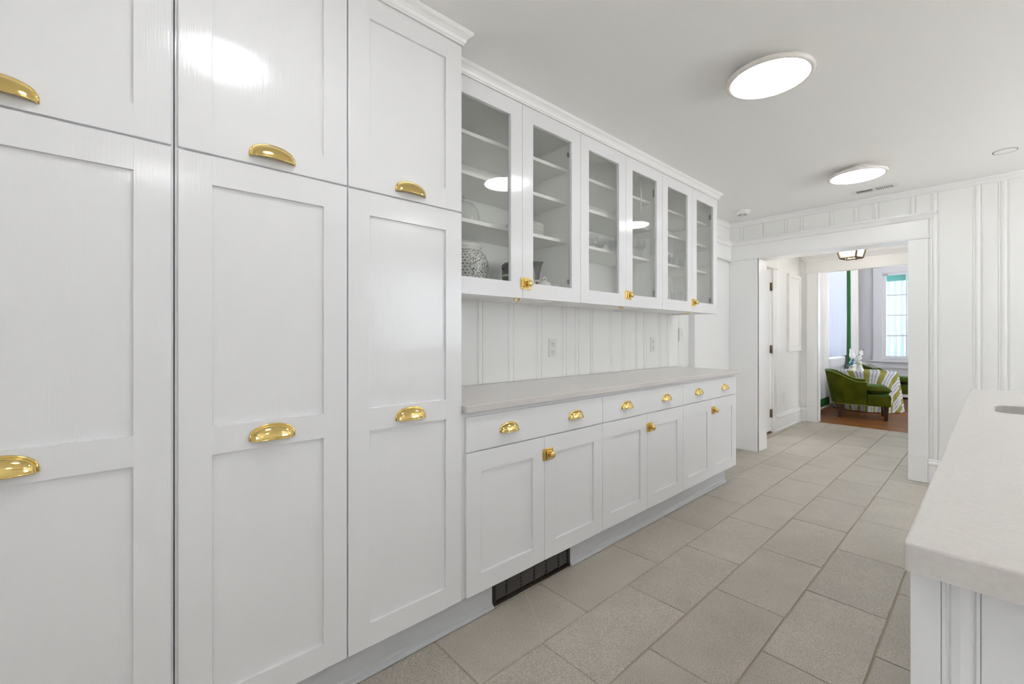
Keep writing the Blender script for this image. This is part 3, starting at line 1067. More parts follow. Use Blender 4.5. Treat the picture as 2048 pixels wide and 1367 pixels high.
# wall outlets and switch
def outlet(y, z, x, lab, switch=False):
    t = thing('light_switch' if switch else 'wall_outlet', lab, 'switch' if switch else 'outlet', (x, y, z - .062))
    put('cover_plate', MB().box(x, x + .006, y - .036, y + .036, z - .062, z + .062, .002), M['plastic'], t)
    if switch:
        put('toggle', MB().box(x + .005, x + .014, y - .006, y + .006, z - .008, z + .012, .002), M['plastic'], t)
    else:
        for dz in (-.026, .026):
            r = put('receptacle', MB().box(x + .005, x + .0085, y - .016, y + .016, z + dz - .018, z + dz + .018, .003), M['plastic'], t)
            put('slot', MB().box(x + .0083, x + .0089, y - .009, y - .006, z + dz - .004, z + dz + .009).box(x + .0083, x + .0089, y + .006, y + .009, z + dz - .004, z + dz + .007).box(x + .0083, x + .0089, y - .003, y + .003, z + dz - .013, z + dz - .008), M['slot'], r)
    return t


outlet(2.135, 1.118, XB, 'white duplex outlet on the beaded wall, nearer the tall cabinets')
outlet(3.405, 1.125, XB, 'white duplex outlet on the beaded wall under the far glass cabinet')
outlet(3.90, 1.212, XB + .006, 'white light switch plate just beyond the glass cabinets', True)
outlet(6.44, .39, PX, 'white outlet low on the passage left wall')

# ================================================================== ISLAND
IX, IY0, IY1 = -.081, .783, 3.335
def slab_with_hole(outer, hole, z0, z1):
    bm = bmesh.new()
    loops = []
    for poly in (outer, hole):
        vs = [bm.verts.new((x, y, z1)) for x, y in poly]
        loops += [bm.edges.new((vs[i], vs[(i + 1) % len(vs)])) for i in range(len(vs))]
    r = bmesh.ops.triangle_fill(bm, use_beauty=True, use_dissolve=False, edges=loops, normal=(0, 0, 1))
    fs = [g for g in r['geom'] if isinstance(g, bmesh.types.BMFace)]
    ex = bmesh.ops.extrude_face_region(bm, geom=fs)
    for g in ex['geom']:
        if isinstance(g, bmesh.types.BMVert):
            g.co.z = z0
    bmesh.ops.recalc_face_normals(bm, faces=bm.faces[:])
    rim = [e for e in bm.edges if len(e.link_faces) == 2 and e.calc_face_angle(0) > 1.0 and abs(e.verts[0].co.z - e.verts[1].co.z) < 1e-6 and e.verts[0].co.z > z1 - 1e-4]
    bmesh.ops.bevel(bm, geom=rim, offset=.0035, segments=2, profile=.5, affect='EDGES')
    return MB().from_bm(bm)


def rrect(x0, x1, y0, y1, r, n=5):
    out = []
    for cx_, cy_, a in ((x1 - r, y0 + r, -pi / 2), (x1 - r, y1 - r, 0), (x0 + r, y1 - r, pi / 2), (x0 + r, y0 + r, pi)):
        for i in range(n + 1):
            q = a + pi / 2 * i / n
            out.append((cx_ + r * cos(q), cy_ + r * sin(q)))
    return out


SX = (.004, .46, 2.365, 2.640)
tag(put('countertop', slab_with_hole(rrect(IX, .62, IY0, IY1, .006, 3), rrect(*SX, .045), .880, .9185), M['counter']), 'greige quartz worktop with a sink cut-out, in the right foreground', 'countertop')
sk = MB()
lo, hi = rrect(SX[0] + .02, SX[1] - .02, SX[2] + .02, SX[3] - .02, .035), rrect(SX[0] - .004, SX[1] + .004, SX[2] - .004, SX[3] + .004, .05)
n = len(lo)
sk.add([(x, y, .72) for x, y in lo] + [(x, y, .8795) for x, y in hi], [(i, (i + 1) % n, n + (i + 1) % n, n + i) for i in range(n)] + [tuple(range(n))])
s = thing('sink', 'undermount brushed steel sink set in the foreground worktop', 'sink', (.23, 2.5, .72))
put('basin', sk, M['steel'], s)
put('drain', MB().lathe([(0, 0), (.035, 0), (.04, .004), (.03, .004), (.02, .001), (0, .001)], .23, 2.5, .7205, 20), M['steel'], s)
isl = thing('island_cabinet', 'white panelled cabinet carrying the foreground worktop', 'cabinet', (.25, 2.0, 0))
BXL, BYN = IX + .004, IY0 + .028
put('carcass', MB().box(BXL + .012, .60, BYN + .012, SX[2] - .06, 0.0, .879).box(BXL + .012, .60, SX[3] + .06, IY1 - .02, 0.0, .879).box(BXL + .012, .60, SX[2] - .06, SX[3] + .06, 0, .70).box(BXL + .012, -.04, SX[2] - .06, SX[3] + .06, .70, .879).box(.50, .60, SX[2] - .06, SX[3] + .06, .70, .879), M['cabinet'], isl)
# near end: corner stile, beaded strip, panel boards
put('corner_stile', MB().box(BXL, BXL + .030, BYN, BYN + .012, 0, .879, .001), M['cabinet'], isl)
put('bead_strip', bead_strip_y(BYN + .012, BXL + .0305, BXL + .066, 0, .879, .009), M['cabinet'], isl)
for a, b in ((.0665, .30), (.336, .57)):
    put('plank', MB().box(BXL + a, BXL + b, BYN + .002, BYN + .012, 0, .879, .001), M['cabinet'], isl)
put('bead_strip', bead_strip_y(BYN + .012, BXL + .3005, BXL + .3355, 0, .879, .009), M['cabinet'], isl)
for q in range(3):
    a = BYN + .012 + q * .83
    d = put('door', shaker(MB(), BXL + .012, 0, 0, 0, 0, 0, []) if False else MB().box(BXL, BXL + .012, a + .002, a + .826, .11, .865, .001), M['cabinet'], isl)

# ================================================================== CEILING FIXTURES
def ceiling_light(x, y, lab, grp):
    t = thing('ceiling_light', lab, 'lamp', (x, y, CEIL), grp)
    z = 2.350
    put('canopy', MB().lathe([(0, 2.372), (.095, 2.372), (.100, 2.378), (.100, CEIL), (0, CEIL)], x, y, 0, 40), M['rim'], t)
    put('rim', MB().lathe([(.156, z + .001), (.163, z - .002), (.170, z), (.174, z + .005), (.175, z + .011), (.172, z + .018), (.164, z + .022), (.0, z + .022)], x, y, 0, 64), M['rim'], t)
    put('diffuser', MB().lathe([(0, z - .001), (.10, z - .0008), (.154, z), (.157, z + .004)], x, y, 0, 64), M['disk'], t)
    return t


G = 'flat round ceiling lights'
ceiling_light(-.678, 2.172, 'lit round ceiling light nearest the camera, upper centre right', G)
ceiling_light(-.662, 3.962, 'lit round ceiling light farther back, next to the ceiling vent', G)
ceiling_light(-.68, .32, 'lit round ceiling light above the tall cabinets, seen only mirrored', G)
ceiling_light(1.15, 4.05, 'lit round ceiling light over the right of the kitchen', G)
ceiling_light(1.15, 2.15, 'unseen added round ceiling light over the island', G)  # added lamp, not known to hang in this room
ceiling_light(1.15, .2, 'unseen added round ceiling light right of the camera', G)  # another added lamp without a known fixture

# air vent
VX0, VX1, VY0, VY1 = -.802, -.508, 4.535, 4.650
v = thing('ceiling_vent', 'white slotted air vent in the ceiling behind the far round light', 'vent', (-.655, 4.59, CEIL))
zt = CEIL - .006
put('frame', MB().box(VX0, VX1, VY0, VY0 + .022, zt, CEIL).box(VX0, VX1, VY1 - .022, VY1, zt, CEIL).box(VX0, VX0 + .03, VY0 + .022, VY1 - .022, zt, CEIL).box(VX1 - .03, VX1, VY0 + .022, VY1 - .022, zt, CEIL).box(-.662, -.648, VY0 + .022, VY1 - .022, zt, CEIL), M['plastic'], v)
put('duct_shade_sheet', MB().box(VX0 + .03, VX1 - .03, VY0 + .022, VY1 - .022, CEIL - .0015, CEIL - .0005), M['black'], v)  # thin black sheet stands in for the shade behind the slats
for h0, h1, lean in ((VX0 + .03, -.662, .004), (-.648, VX1 - .03, -.004)):
    for q in range(9):
        xx = h0 + (h1 - h0) * (q + .5) / 9
        put('slat', MB().add([(xx - .0012, VY0 + .022, CEIL - .002), (xx + .0006, VY0 + .022, CEIL - .002), (xx + .0012 + lean, VY0 + .022, zt), (xx - .0006 + lean, VY0 + .022, zt), (xx - .0012, VY1 - .022, CEIL - .002), (xx + .0006, VY1 - .022, CEIL - .002), (xx + .0012 + lean, VY1 - .022, zt), (xx - .0006 + lean, VY1 - .022, zt)], [(0, 1, 2, 3), (7, 6, 5, 4), (0, 4, 5, 1), (1, 5, 6, 2), (2, 6, 7, 3), (3, 7, 4, 0)]), M['plastic'], v)
# flush speaker
sp = thing('ceiling_speaker', 'flush round white speaker with a thin dark ring, right of the lights', 'speaker', (.051, 4.294, CEIL))
put('grille', MB().lathe([(0, CEIL - .0015), (.050, CEIL - .0015), (.0535, CEIL - .0008), (.0535, CEIL)], .051, 4.294, 0, 40), M['ceiling'], sp)
put('ring_gap', MB().lathe([(.0536, CEIL - .0012), (.0566, CEIL - .0012), (.0566, CEIL), (.0536, CEIL)], .051, 4.294, 0, 40), M['slot'], sp)
# smoke detector
sx, sy = -1.625, 4.465
sd = thing('smoke_detector', 'round white smoke detector with dark slots near the end wall corner', 'detector', (sx, sy, CEIL))
put('base', MB().lathe([(0, CEIL - .012), (.066, CEIL - .012), (.070, CEIL - .004), (.070, CEIL)], sx, sy, 0, 36), M['plastic'], sd)
put('body', MB().lathe([(0, CEIL - .040), (.030, CEIL - .040), (.048, CEIL - .034), (.056, CEIL - .022), (.058, CEIL - .012)], sx, sy, 0, 36), M['plastic'], sd)
for q in range(6):
    a = q * pi / 3 + .35
    c_, s_ = cos(a), sin(a)
    mb = MB()
    for (r, w, zz) in ((.018, .007, CEIL - .0405), (.040, .014, CEIL - .0385)):
        mb.v += [(sx + r * c_ - w * s_, sy + r * s_ + w * c_, zz), (sx + r * c_ + w * s_, sy + r * s_ - w * c_, zz), (sx + r * c_ + w * s_, sy + r * s_ - w * c_, zz + .004), (sx + r * c_ - w * s_, sy + r * s_ + w * c_, zz + .004)]
    mb.f += [(0, 1, 5, 4), (3, 2, 6, 7), (0, 4, 7, 3), (1, 2, 6, 5), (0, 3, 2, 1), (4, 5, 6, 7)]
    mb.sm += [False] * 6
    put('slot', mb, M['slot'], sd)

# ================================================================== CONTENTS OF THE GLASS CABINETS
FZ = ZU0 + .0302     # cabinet floor
S1 = SHZ[0] + .0092  # lowest shelf


def lathe_thing(name, lab, cat, prof, x, y, z, mat, grp=None, n=24):
    o = bpy.data.objects.new(name, MB().lathe(prof, 0, 0, 0, n).mesh(name, mat))
    COL.objects.link(o)
    o.location = (x, y, z)
    return tag(o, lab, cat, grp)


# cloche
cl = thing('glass_cloche', 'clear glass cake dome with a knob on the upper shelf', 'cloche', (-1.80, 1.275, S1))
put('dome', MB().lathe([(.092, 0), (.094, .004), (.092, .02), (.090, .06), (.084, .085), (.066, .108), (.034, .120), (0, .123)], -1.80, 1.275, S1, 32), M['crystal'], cl)
put('knob', MB().lathe([(.008, .122), (.007, .130), (.016, .136), (.020, .144), (.016, .152), (0, .155)], -1.80, 1.275, S1, 20), M['crystal'], cl)
# ginger jar
gj = thing('ginger_jar', 'large white ginger jar with dark brushed pattern on the cabinet floor', 'jar', (-1.79, 1.305, FZ))
jp = [(.070, 0), (.074, .002), (.088, .03), (.103, .08), (.109, .125), (.106, .16), (.094, .19), (.072, .210), (.064, .214)]
jb = MB().lathe(jp, 0, 0, 0, 40)
o = inst('body', jb.mesh('body', M['jar_dash']), (-1.79, 1.305, FZ), gj)
lat = MB().lathe([(r + .0008, z) for r, z in jp[1:-1]], 0, 0, 0, 14, True, radians(-118), radians(-29))
me = lat.mesh('lattice_panel', M['jar_lattice'])
uvl = me.uv_layers.new(name='glaze')
for lp in me.loops:
    co = me.vertices[lp.vertex_index].co
    uvl.data[lp.index].uv = (atan2(co.y, co.x) * .105 + 1, co.z + 1)
inst('lattice_panel', me, (-1.79, 1.305, FZ), gj)
inst('neck', MB().lathe([(.064, .213), (.066, .222), (.068, .226), (.074, .229), (.076, .238), (.070, .244), (.03, .250), (0, .252)], 0, 0, 0, 36).mesh('neck', M['porcelain']), (-1.79, 1.305, FZ), gj)
# candlestick
lathe_thing('candlestick', 'cut crystal candlestick between the jar and the dark tin', 'candlestick', [(.030, 0), (.032, .004), (.012, .018), (.008, .05), (.014, .065), (.008, .075), (.024, .095), (.026, .12), (.022, .125), (.012, .124), (0, .10)], -1.80, 1.515, FZ, M['crystal'], None, 10)
# dark tin
tn = thing('tin', 'dark banded tin behind the brass latch', 'tin', (-1.86, 1.655, FZ))
put('body', MB().lathe([(0, 0), (.042, 0), (.043, .003), (.043, .165), (0, .165)], -1.86, 1.655, FZ, 24), M['green_glass'], tn)
for q in (.03, .075, .12):
    put('band', MB().lathe([(.0432, q), (.0445, q + .002), (.0445, q + .008), (.0432, q + .010)], -1.86, 1.655, FZ, 24), M['cream_glaze'], tn)
put('lid', MB().lathe([(.045, .165), (.045, .185), (.03, .200), (0, .203)], -1.86, 1.655, FZ, 24), M['black'], tn)
# stack of plates
pp = [(0, .003), (.062, .003), (.070, .006), (.104, .0125), (.110, .0155), (.1105, .014), (.104, .009), (.072, .001), (.060, 0), (0, 0)]
PL = ['white dinner plate at the bottom of the stack behind glass', 'white dinner plate second from the bottom of the stack', 'white dinner plate third from the bottom of the stack', 'white dinner plate third from the top of the stack', 'white dinner plate second from the top of the stack', 'white dinner plate on top of the stack behind glass']
p0 = lathe_thing('plate', PL[0], 'plate', pp, -1.80, 1.72, S1, M['porcelain'], 'stack of white dinner plates', 36)
for q in range(1, 6):
    c = copy_tree(p0, (-1.80, 1.72, S1 + q * .0122), PL[q])
# trumpet vase
lathe_thing('vase', 'slender dark green trumpet vase in the cabinet', 'vase', [(0, 0), (.028, 0), (.026, .006), (.010, .03), (.009, .09), (.014, .15), (.024, .20), (.036, .222), (.034, .222), (.020, .19), (.008, .12), (0, .11)], -1.825, 1.848, FZ, M['green_glass'])
# sugar bowl
sg = thing('sugar_bowl', 'small white lidded sugar bowl with a loop knob', 'bowl', (-1.675, 1.752, FZ))
put('body', MB().lathe([(0, 0), (.030, 0), (.033, .006), (.041, .03), (.042, .05), (.038, .066), (.0, .066)], -1.675, 1.752, FZ, 24), M['porcelain'], sg)
put('lid', MB().lathe([(.040, .066), (.034, .076), (.016, .086), (.006, .088)], -1.675, 1.752, FZ, 24), M['porcelain'], sg)
put('knob', MB().tube([(-1.675, 1.752 + .013 * cos(2 * pi * q / 12), FZ + .098 + .010 * sin(2 * pi * q / 12)) for q in range(13)], .0035, 6), M['porcelain'], sg)
# teapot
tp = thing('teapot', 'white porcelain teapot beside the sugar bowl, partly behind the latch', 'teapot', (-1.725, 1.650, FZ))
put('body', MB().lathe([(0, 0), (.035, 0), (.040, .005), (.052, .04), (.054, .065), (.048, .092), (.025, .102), (0, .104)], -1.725, 1.650, FZ, 28), M['porcelain'], tp)
put('knob', MB().lathe([(.005, .103), (.010, .110), (.008, .118), (0, .120)], -1.725, 1.650, FZ, 14), M['porcelain'], tp)
put('spout', MB().tube([(-1.725, 1.600, FZ + .04), (-1.725, 1.580, FZ + .055), (-1.725, 1.572, FZ + .08), (-1.725, 1.560, FZ + .092)], [.014, .011, .008, .007], 10), M['porcelain'], tp)
put('handle', MB().tube([(-1.690, 1.684, FZ + .085), (-1.672, 1.698, FZ + .085), (-1.668, 1.702, FZ + .055), (-1.688, 1.684, FZ + .030)], .005, 8), M['porcelain'], tp)
# bowls
bp = [(0, 0), (.026, 0), (.028, .006), (.046, .020), (.056, .038), (.054, .038), (.044, .023), (.024, .010), (0, .008)]
b0 = lathe_thing('bowl', 'white bowl, lowest of the small stack in the cabinet corner', 'bowl', bp, -1.72, 1.866, FZ, M['porcelain'], 'small stack of white bowls')
copy_tree(b0, (-1.72, 1.866, FZ + .020), 'white bowl in the middle of the small stack')
copy_tree(b0, (-1.72, 1.866, FZ + .040), 'white bowl on top of the small stack')

# glasses
tumbler = [(0, .004), (.026, .004), (.031, .080), (.032, .080), (.0275, .0), (0, 0)]
wine = [(0, 0), (.030, 0), (.028, .003), (.005, .008), (.004, .055), (.010, .062), (.026, .085), (.030, .110), (.026, .140), (.025, .140), (.028, .110), (.022, .086), (0, .066)]
coupe = [(0, 0), (.028, 0), (.026, .003), (.004, .008), (.004, .045), (.014, .052), (.034, .068), (.040, .084), (.039, .084), (.030, .068), (0, .054)]


ORD = ['first', 'second', 'third', 'fourth', 'fifth', 'sixth', 'seventh', 'eighth', 'ninth', 'tenth']


def glasses(name, lab, cat, prof, spots, z, grp):
    """lab holds %s for the place counted from the left as one faces the cabinet"""
    g0 = None
    for i, (x, y) in enumerate(sorted(spots, key=lambda p: atan2(p[1], -p[0]))):
        l = lab % ORD[i]
        if g0 is None:
            g0 = lathe_thing(name, l, cat, prof, x, y, z, M['crystal'], grp, 16)
        else:
            copy_tree(g0, (x, y, z), l)


glasses('coupe_glass', 'clear stemmed coupe glass, %s from the left on the middle cabinet low shelf', 'glass', coupe, [(-1.72, 2.12), (-1.80, 2.20), (-1.72, 2.24), (-1.82, 2.33), (-1.73, 2.36), (-1.83, 2.46), (-1.74, 2.47)], S1, 'coupe glasses on the middle cabinet shelf')
glasses('wine_glass', 'clear stemmed wine glass, %s from the left on the middle cabinet low shelf', 'glass', wine, [(-1.70, 2.58), (-1.78, 2.62), (-1.86, 2.66), (-1.70, 2.69), (-1.78, 2.73), (-1.86, 2.77), (-1.70, 2.79)], S1, 'wine glasses on the middle cabinet shelf')
glasses('cut_tumbler', 'clear tumbler, %s from the left on the far cabinet low shelf', 'glass', tumbler, [(-1.72, 3.05), (-1.80, 3.13), (-1.72, 3.17), (-1.82, 3.25), (-1.73, 3.29), (-1.82, 3.37), (-1.72, 3.42), (-1.84, 3.50), (-1.74, 3.56), (-1.82, 3.62)], S1, 'tumblers on the far cabinet shelf')
glasses('goblet', 'clear goblet, %s from the left on the far cabinet floor', 'glass', wine, [(-1.70, 3.02), (-1.78, 3.10), (-1.71, 3.18), (-1.80, 3.25), (-1.70, 3.36), (-1.80, 3.45), (-1.71, 3.55), (-1.80, 3.62), (-1.70, 3.68)], FZ, 'goblets on the far cabinet floor')
glasses('salt_cellar', 'small clear salt cellar, %s from the left on the middle cabinet floor', 'glass', [(0, .003), (.020, .003), (.026, .030), (.028, .030), (.024, 0), (0, 0)], [(-1.72, 2.12), (-1.70, 2.21), (-1.76, 2.30)], FZ, 'salt cellars on the middle cabinet floor')
# loose cord
tag(put('cord', MB().tube([(-1.640, 2.650, 2.300), (-1.640, 2.668, 2.270), (-1.640, 2.680, 2.22), (-1.640, 2.684, 2.16), (-1.640, 2.682, 2.10), (-1.641, 2.678, 2.06)], .004, 8), M['cord']), 'loose white cord hanging inside the middle glass cabinet', 'cord')

# ================================================================== PASSAGE THINGS
a = thing('access_panel', 'flat white framed panel mounted on the passage left wall', 'panel', (PX, 6.87, 1.01))
put('frame', MB().box(PX, PX + .030, 6.60, 6.665, 1.008, 2.035, .002).box(PX, PX + .030, 7.075, 7.135, 1.008, 2.035, .002).box(PX, PX + .030, 6.665, 7.075, 1.008, 1.06, .002).box(PX, PX + .030, 6.665, 7.075, 1.985, 2.035, .002), M['trim'], a)
put('panel', MB().box(PX, PX + .018, 6.665, 7.075, 1.06, 1.985), M['trim'], a)
put('ledge', MB().box(PX, PX + .04, 6.585, 7.145, .994, 1.008, .002), M['trim'], a)

# lantern
LX, LY, LA = -1.10, 6.27, radians(-14)
ln = thing('ceiling_lantern', 'bronze framed square glass ceiling lantern beyond the opening', 'lamp', (LX, LY, CEIL))


def lpt(u, v_, z):
    return (LX + u * cos(LA) - v_ * sin(LA), LY + u * sin(LA) + v_ * cos(LA), z)


zb_, zt_ = 2.10, 2.30
rb, rt = .078, .115
fr = MB()
cor = [(-1, -1), (1, -1), (1, 1), (-1, 1)]
for q in range(4):
    u, w = cor[q]
    u2, w2_ = cor[(q + 1) % 4]
    fr.tube([lpt(u * rb, w * rb, zb_), lpt(u * rt, w * rt, zt_)], .012, 4, True, False)
    fr.tube([lpt(u * rb, w * rb, zb_), lpt(u2 * rb, w2_ * rb, zb_)], .012, 4, True, False)
    fr.tube([lpt(u * rt, w * rt, zt_), lpt(u2 * rt, w2_ * rt, zt_)], .012, 4, True, False)
put('frame', fr, M['bronze'], ln)
for q in range(4):
    u, w = cor[q]
    u2, w2_ = cor[(q + 1) % 4]
    k1, k2 = .94, .94
    P4 = [lpt(u * rb * k1, w * rb * k1, zb_ + .004), lpt(u2 * rb * k1, w2_ * rb * k1, zb_ + .004), lpt(u2 * rt * k2, w2_ * rt * k2, zt_ - .004), lpt(u * rt * k2, w * rt * k2, zt_ - .004)]
    cx_, cy_ = LX, LY
    P8 = P4 + [(cx_ + (x - cx_) * .97, cy_ + (y - cy_) * .97, z) for x, y, z in P4]
    put('pane', MB().add(P8, [(0, 1, 2, 3), (7, 6, 5, 4), (0, 4, 5, 1), (1, 5, 6, 2), (2, 6, 7, 3), (3, 7, 4, 0)]), M['lantern_pane'], ln)
put('stem', MB().lathe([(.012, zt_), (.012, 2.37), (.06, 2.385), (.065, CEIL), (0, CEIL)], LX, LY, 0, 20).tube([lpt(-rt, -rt, zt_), lpt(rt, rt, zt_)], .005, 4).tube([lpt(rt, -rt, zt_), lpt(-rt, rt, zt_)], .005, 4), M['bronze'], ln)
for u, w in ((-.035, -.02), (.035, .03)):
    x, y, _ = lpt(u, w, 0)
    put('finial', MB().lathe([(0, zb_ - .030), (.006, zb_ - .026), (.009, zb_ - .018), (.005, zb_ - .008), (.012, zb_ - .002), (.012, zb_ + .02)], x, y, 0, 12), M['bronze'], ln)
put('cross_bar', MB().tube([lpt(-.078, -.02, zb_ + .004), lpt(.078, .03, zb_ + .004)], .004, 4, True, False), M['bronze'], ln)

# ================================================================== DINING ROOM THINGS
def make_chair(loc, rz, lab):
    t = bpy.data.objects.new('armchair', None)
    COL.objects.link(t)
    tag(t, lab, 'chair', 'green velvet armchairs')
    # plan path of the shell (outer face), from near arm front round the back to the far arm front
    half, xb, xa, R = .285, -.37, .035, .20
    path = []
    for i in range(6): path.append((xa + (xb + R - xa) * i / 5, -half))
    for i in range(1, 9):
        q = -pi / 2 - pi / 2 * i / 8
        path.append((xb + R + R * cos(q), -half + R + R * sin(q)))
    for i in range(1, 5): path.append((xb, -half + R + (2 * half - 2 * R) * i / 5))
    path += [(x, -y) for x, y in reversed(path[:14])]

    def nrm(i):
        a_, b_ = path[max(i - 1, 0)], path[min(i + 1, len(path) - 1)]
        d = Vector((b_[0] - a_[0], b_[1] - a_[1])).normalized()
        return Vector((d.y, -d.x)) * -1 if False else Vector((-(-d.y), -d.x)) * 1

    def top(x):
        s_ = min(1, max(0, (-.03 - x) / .32))
        s_ = s_ * s_ * (3 - 2 * s_)
        return .535 + .145 * s_
    vs, fs, edge_o, edge_b = [], [], [], []
    th = .065
    for i, (x, y) in enumerate(path):
        n_ = nrm(i)
        if n_.dot(Vector((x + .1, y))) < 0: n_ = -n_
        zt = top(x)
        back = min(1, max(0, (-.05 - x) / .30))
        lean = .085 * back
        ring = []
        for k, z in enumerate((.20, .30, .42, zt - .02, zt)):
            f = (z - .20) / .48
            ring.append((x - lean * f, y + n_.y * .012 * f, z))
        edge_o.append(ring[-1])
        edge_b.append((ring[0][0] + n_.x * .004, ring[0][1] + n_.y * .004, .205))
        inn = []
        for z in (zt, zt - .02, .42, .30):
            f = (z - .20) / .48
            inn.append((x - n_.x * th - lean * f, y - n_.y * th, z))
        ring += inn
        vs += ring
    m_ = 9
    for i in range(len(path) - 1):
        for k in range(m_ - 1):
            fs.append((i * m_ + k, (i + 1) * m_ + k, (i + 1) * m_ + k + 1, i * m_ + k + 1))
        fs.append((i * m_ + m_ - 1, (i + 1) * m_ + m_ - 1, (i + 1) * m_, i * m_))
    fs.append(tuple(range(m_)))
    fs.append(tuple(range((len(path) - 1) * m_, len(path) * m_)))

    def sub(name, mb, mat, lab_=None):
        o = bpy.data.objects.new(name, mb.mesh(name, mat))
        COL.objects.link(o)
        o.parent = t
        if lab_: o['label'] = lab_
        return o
    shell = MB().add(vs, fs, False)
    so = sub('backrest', shell, M['velvet'])
    pg = bpy.data.objects.new('piping', MB().tube(edge_o, .006, 6).tube(edge_b, .005, 6).mesh('piping', M['piping']))
    COL.objects.link(pg)
    pg.parent = so
    sub('seat_base', MB().box(-.30, .055, -.215, .215, .20, .355, .01).box(.04, .300, -.278, .278, .20, .355, .012), M['velvet'])
    # cushion, domed
    cu = MB()
    nx_, ny_ = 10, 10
    g = []
    for s_ in (1, -1):
        for i in range(nx_ + 1):
            for j in range(ny_ + 1):
                u, w = -1 + 2 * i / nx_, -1 + 2 * j / ny_
                d = (1 - u ** 6) * (1 - w ** 6)
                x = .01 + u * .305
                hw = .212 if x < .03 else .212 + .06 * min(1, (x - .03) / .03)
                g.append((x, w * hw, .42 + s_ * .066 * max(d, 0) ** .35 * (.86 + .14 * (1 - u * u) * (1 - w * w))))
    k_ = ny_ + 1
    o2 = (nx_ + 1) * k_
    F = []
    for i in range(nx_):
        for j in range(ny_):
            a_ = i * k_ + j
            F.append((a_, a_ + k_, a_ + k_ + 1, a_ + 1))
            F.append((o2 + a_, o2 + a_ + 1, o2 + a_ + k_ + 1, o2 + a_ + k_))
    cu.add(g, F, True)
    sub('seat_cushion', cu, M['velvet'])
    for sx_, sy_ in ((1, -1), (1, 1), (-1, -1), (-1, 1)):
        x, y = sx_ * .245, sy_ * .225
        ox, oy = (.0 if sx_ > 0 else -.035), 0
        a_, b_ = .030, .019
        sub('leg', MB().add([(x - a_, y - a_, .205), (x + a_, y - a_, .205), (x + a_, y + a_, .205), (x - a_, y + a_, .205), (x + ox - b_, y - b_, 0), (x + ox + b_, y - b_, 0), (x + ox + b_, y + b_, 0), (x + ox - b_, y + b_, 0)], [(0, 1, 2, 3), (7, 6, 5, 4), (0, 4, 5, 1), (1, 5, 6, 2), (2, 6, 7, 3), (3, 7, 4, 0)]), M['wood_dark'])
    t.location = loc
    t.rotation_euler = (0, 0, rz)
    return t


ch = make_chair((-1.30, 8.19, 0), radians(11), 'green velvet tub armchair in front of the round table')
copy_tree(ch, (-1.17, 10.22, 0), 'green velvet tub armchair half hidden behind the round table', None, radians(8))

# table with cloth
TX, TY, TZ, TR = -1.40, 9.12, .63, .385
tb = thing('round_table', 'small round table hidden under the plaid cloth', 'table', (TX, TY, 0))
put('tabletop', MB().lathe([(0, TZ - .030), (TR - .012, TZ - .030), (TR - .008, TZ - .012), (TR - .012, TZ - .006), (0, TZ - .006)], TX, TY, 0, 40), M['wood_dark'], tb)
put('pedestal', MB().lathe([(.17, 0), (.17, .02), (.05, .05), (.035, .12), (.045, .3), (.03, .5), (.06, TZ - .03)], TX, TY, 0, 20), M['wood_dark'], tb)
NA = 144
vs, fs, uvs = [], [], []
rings = [(0.0, TZ, 0, 0), (.15, TZ, 0, 0), (.30, TZ, 0, 0), (TR - .006, TZ, 0, 0), (TR + .004, TZ - .008, 0, .014)] + [(TR + .006 + .04 * q, TZ - .008 - (TZ - .020) * q, q, .014 + (TZ - .02) * q) for q in (.08, .18, .3, .42, .55, .68, .8, .9, 1.0)]
for r, z, q, drop in rings:
    for i in range(NA):
        a_ = 2 * pi * i / NA
        fold = (.5 + .5 * sin(a_ * 13 + 1.2 * sin(a_ * 3))) * .042 * q ** .8 + .008 * q * sin(a_ * 31 + 2)
        rr = max(r, .0005) + fold
        vs.append((TX + rr * cos(a_), TY + rr * sin(a_), z))
        rho = (r if drop == 0 else TR + drop)
        uvs.append((rho * cos(a_ - .157), rho * sin(a_ - .157)))
for j in range(len(rings) - 1):
    for i in range(NA):
        a_, b_ = j * NA + i, j * NA + (i + 1) % NA
        fs.append((a_, b_, b_ + NA, a_ + NA))
me = bpy.data.meshes.new('tablecloth')
me.from_pydata(vs, [], fs)
me.polygons.foreach_set('use_smooth', [True] * len(fs))
uvl = me.uv_layers.new(name='cloth')
for lp in me.loops:
    uvl.data[lp.index].uv = uvs[lp.vertex_index]
me.materials.append(M['plaid'])
o = bpy.data.objects.new('tablecloth', me)
COL.objects.link(o)
tag(o, 'olive, grey and white plaid tablecloth draped to the floor', 'tablecloth')

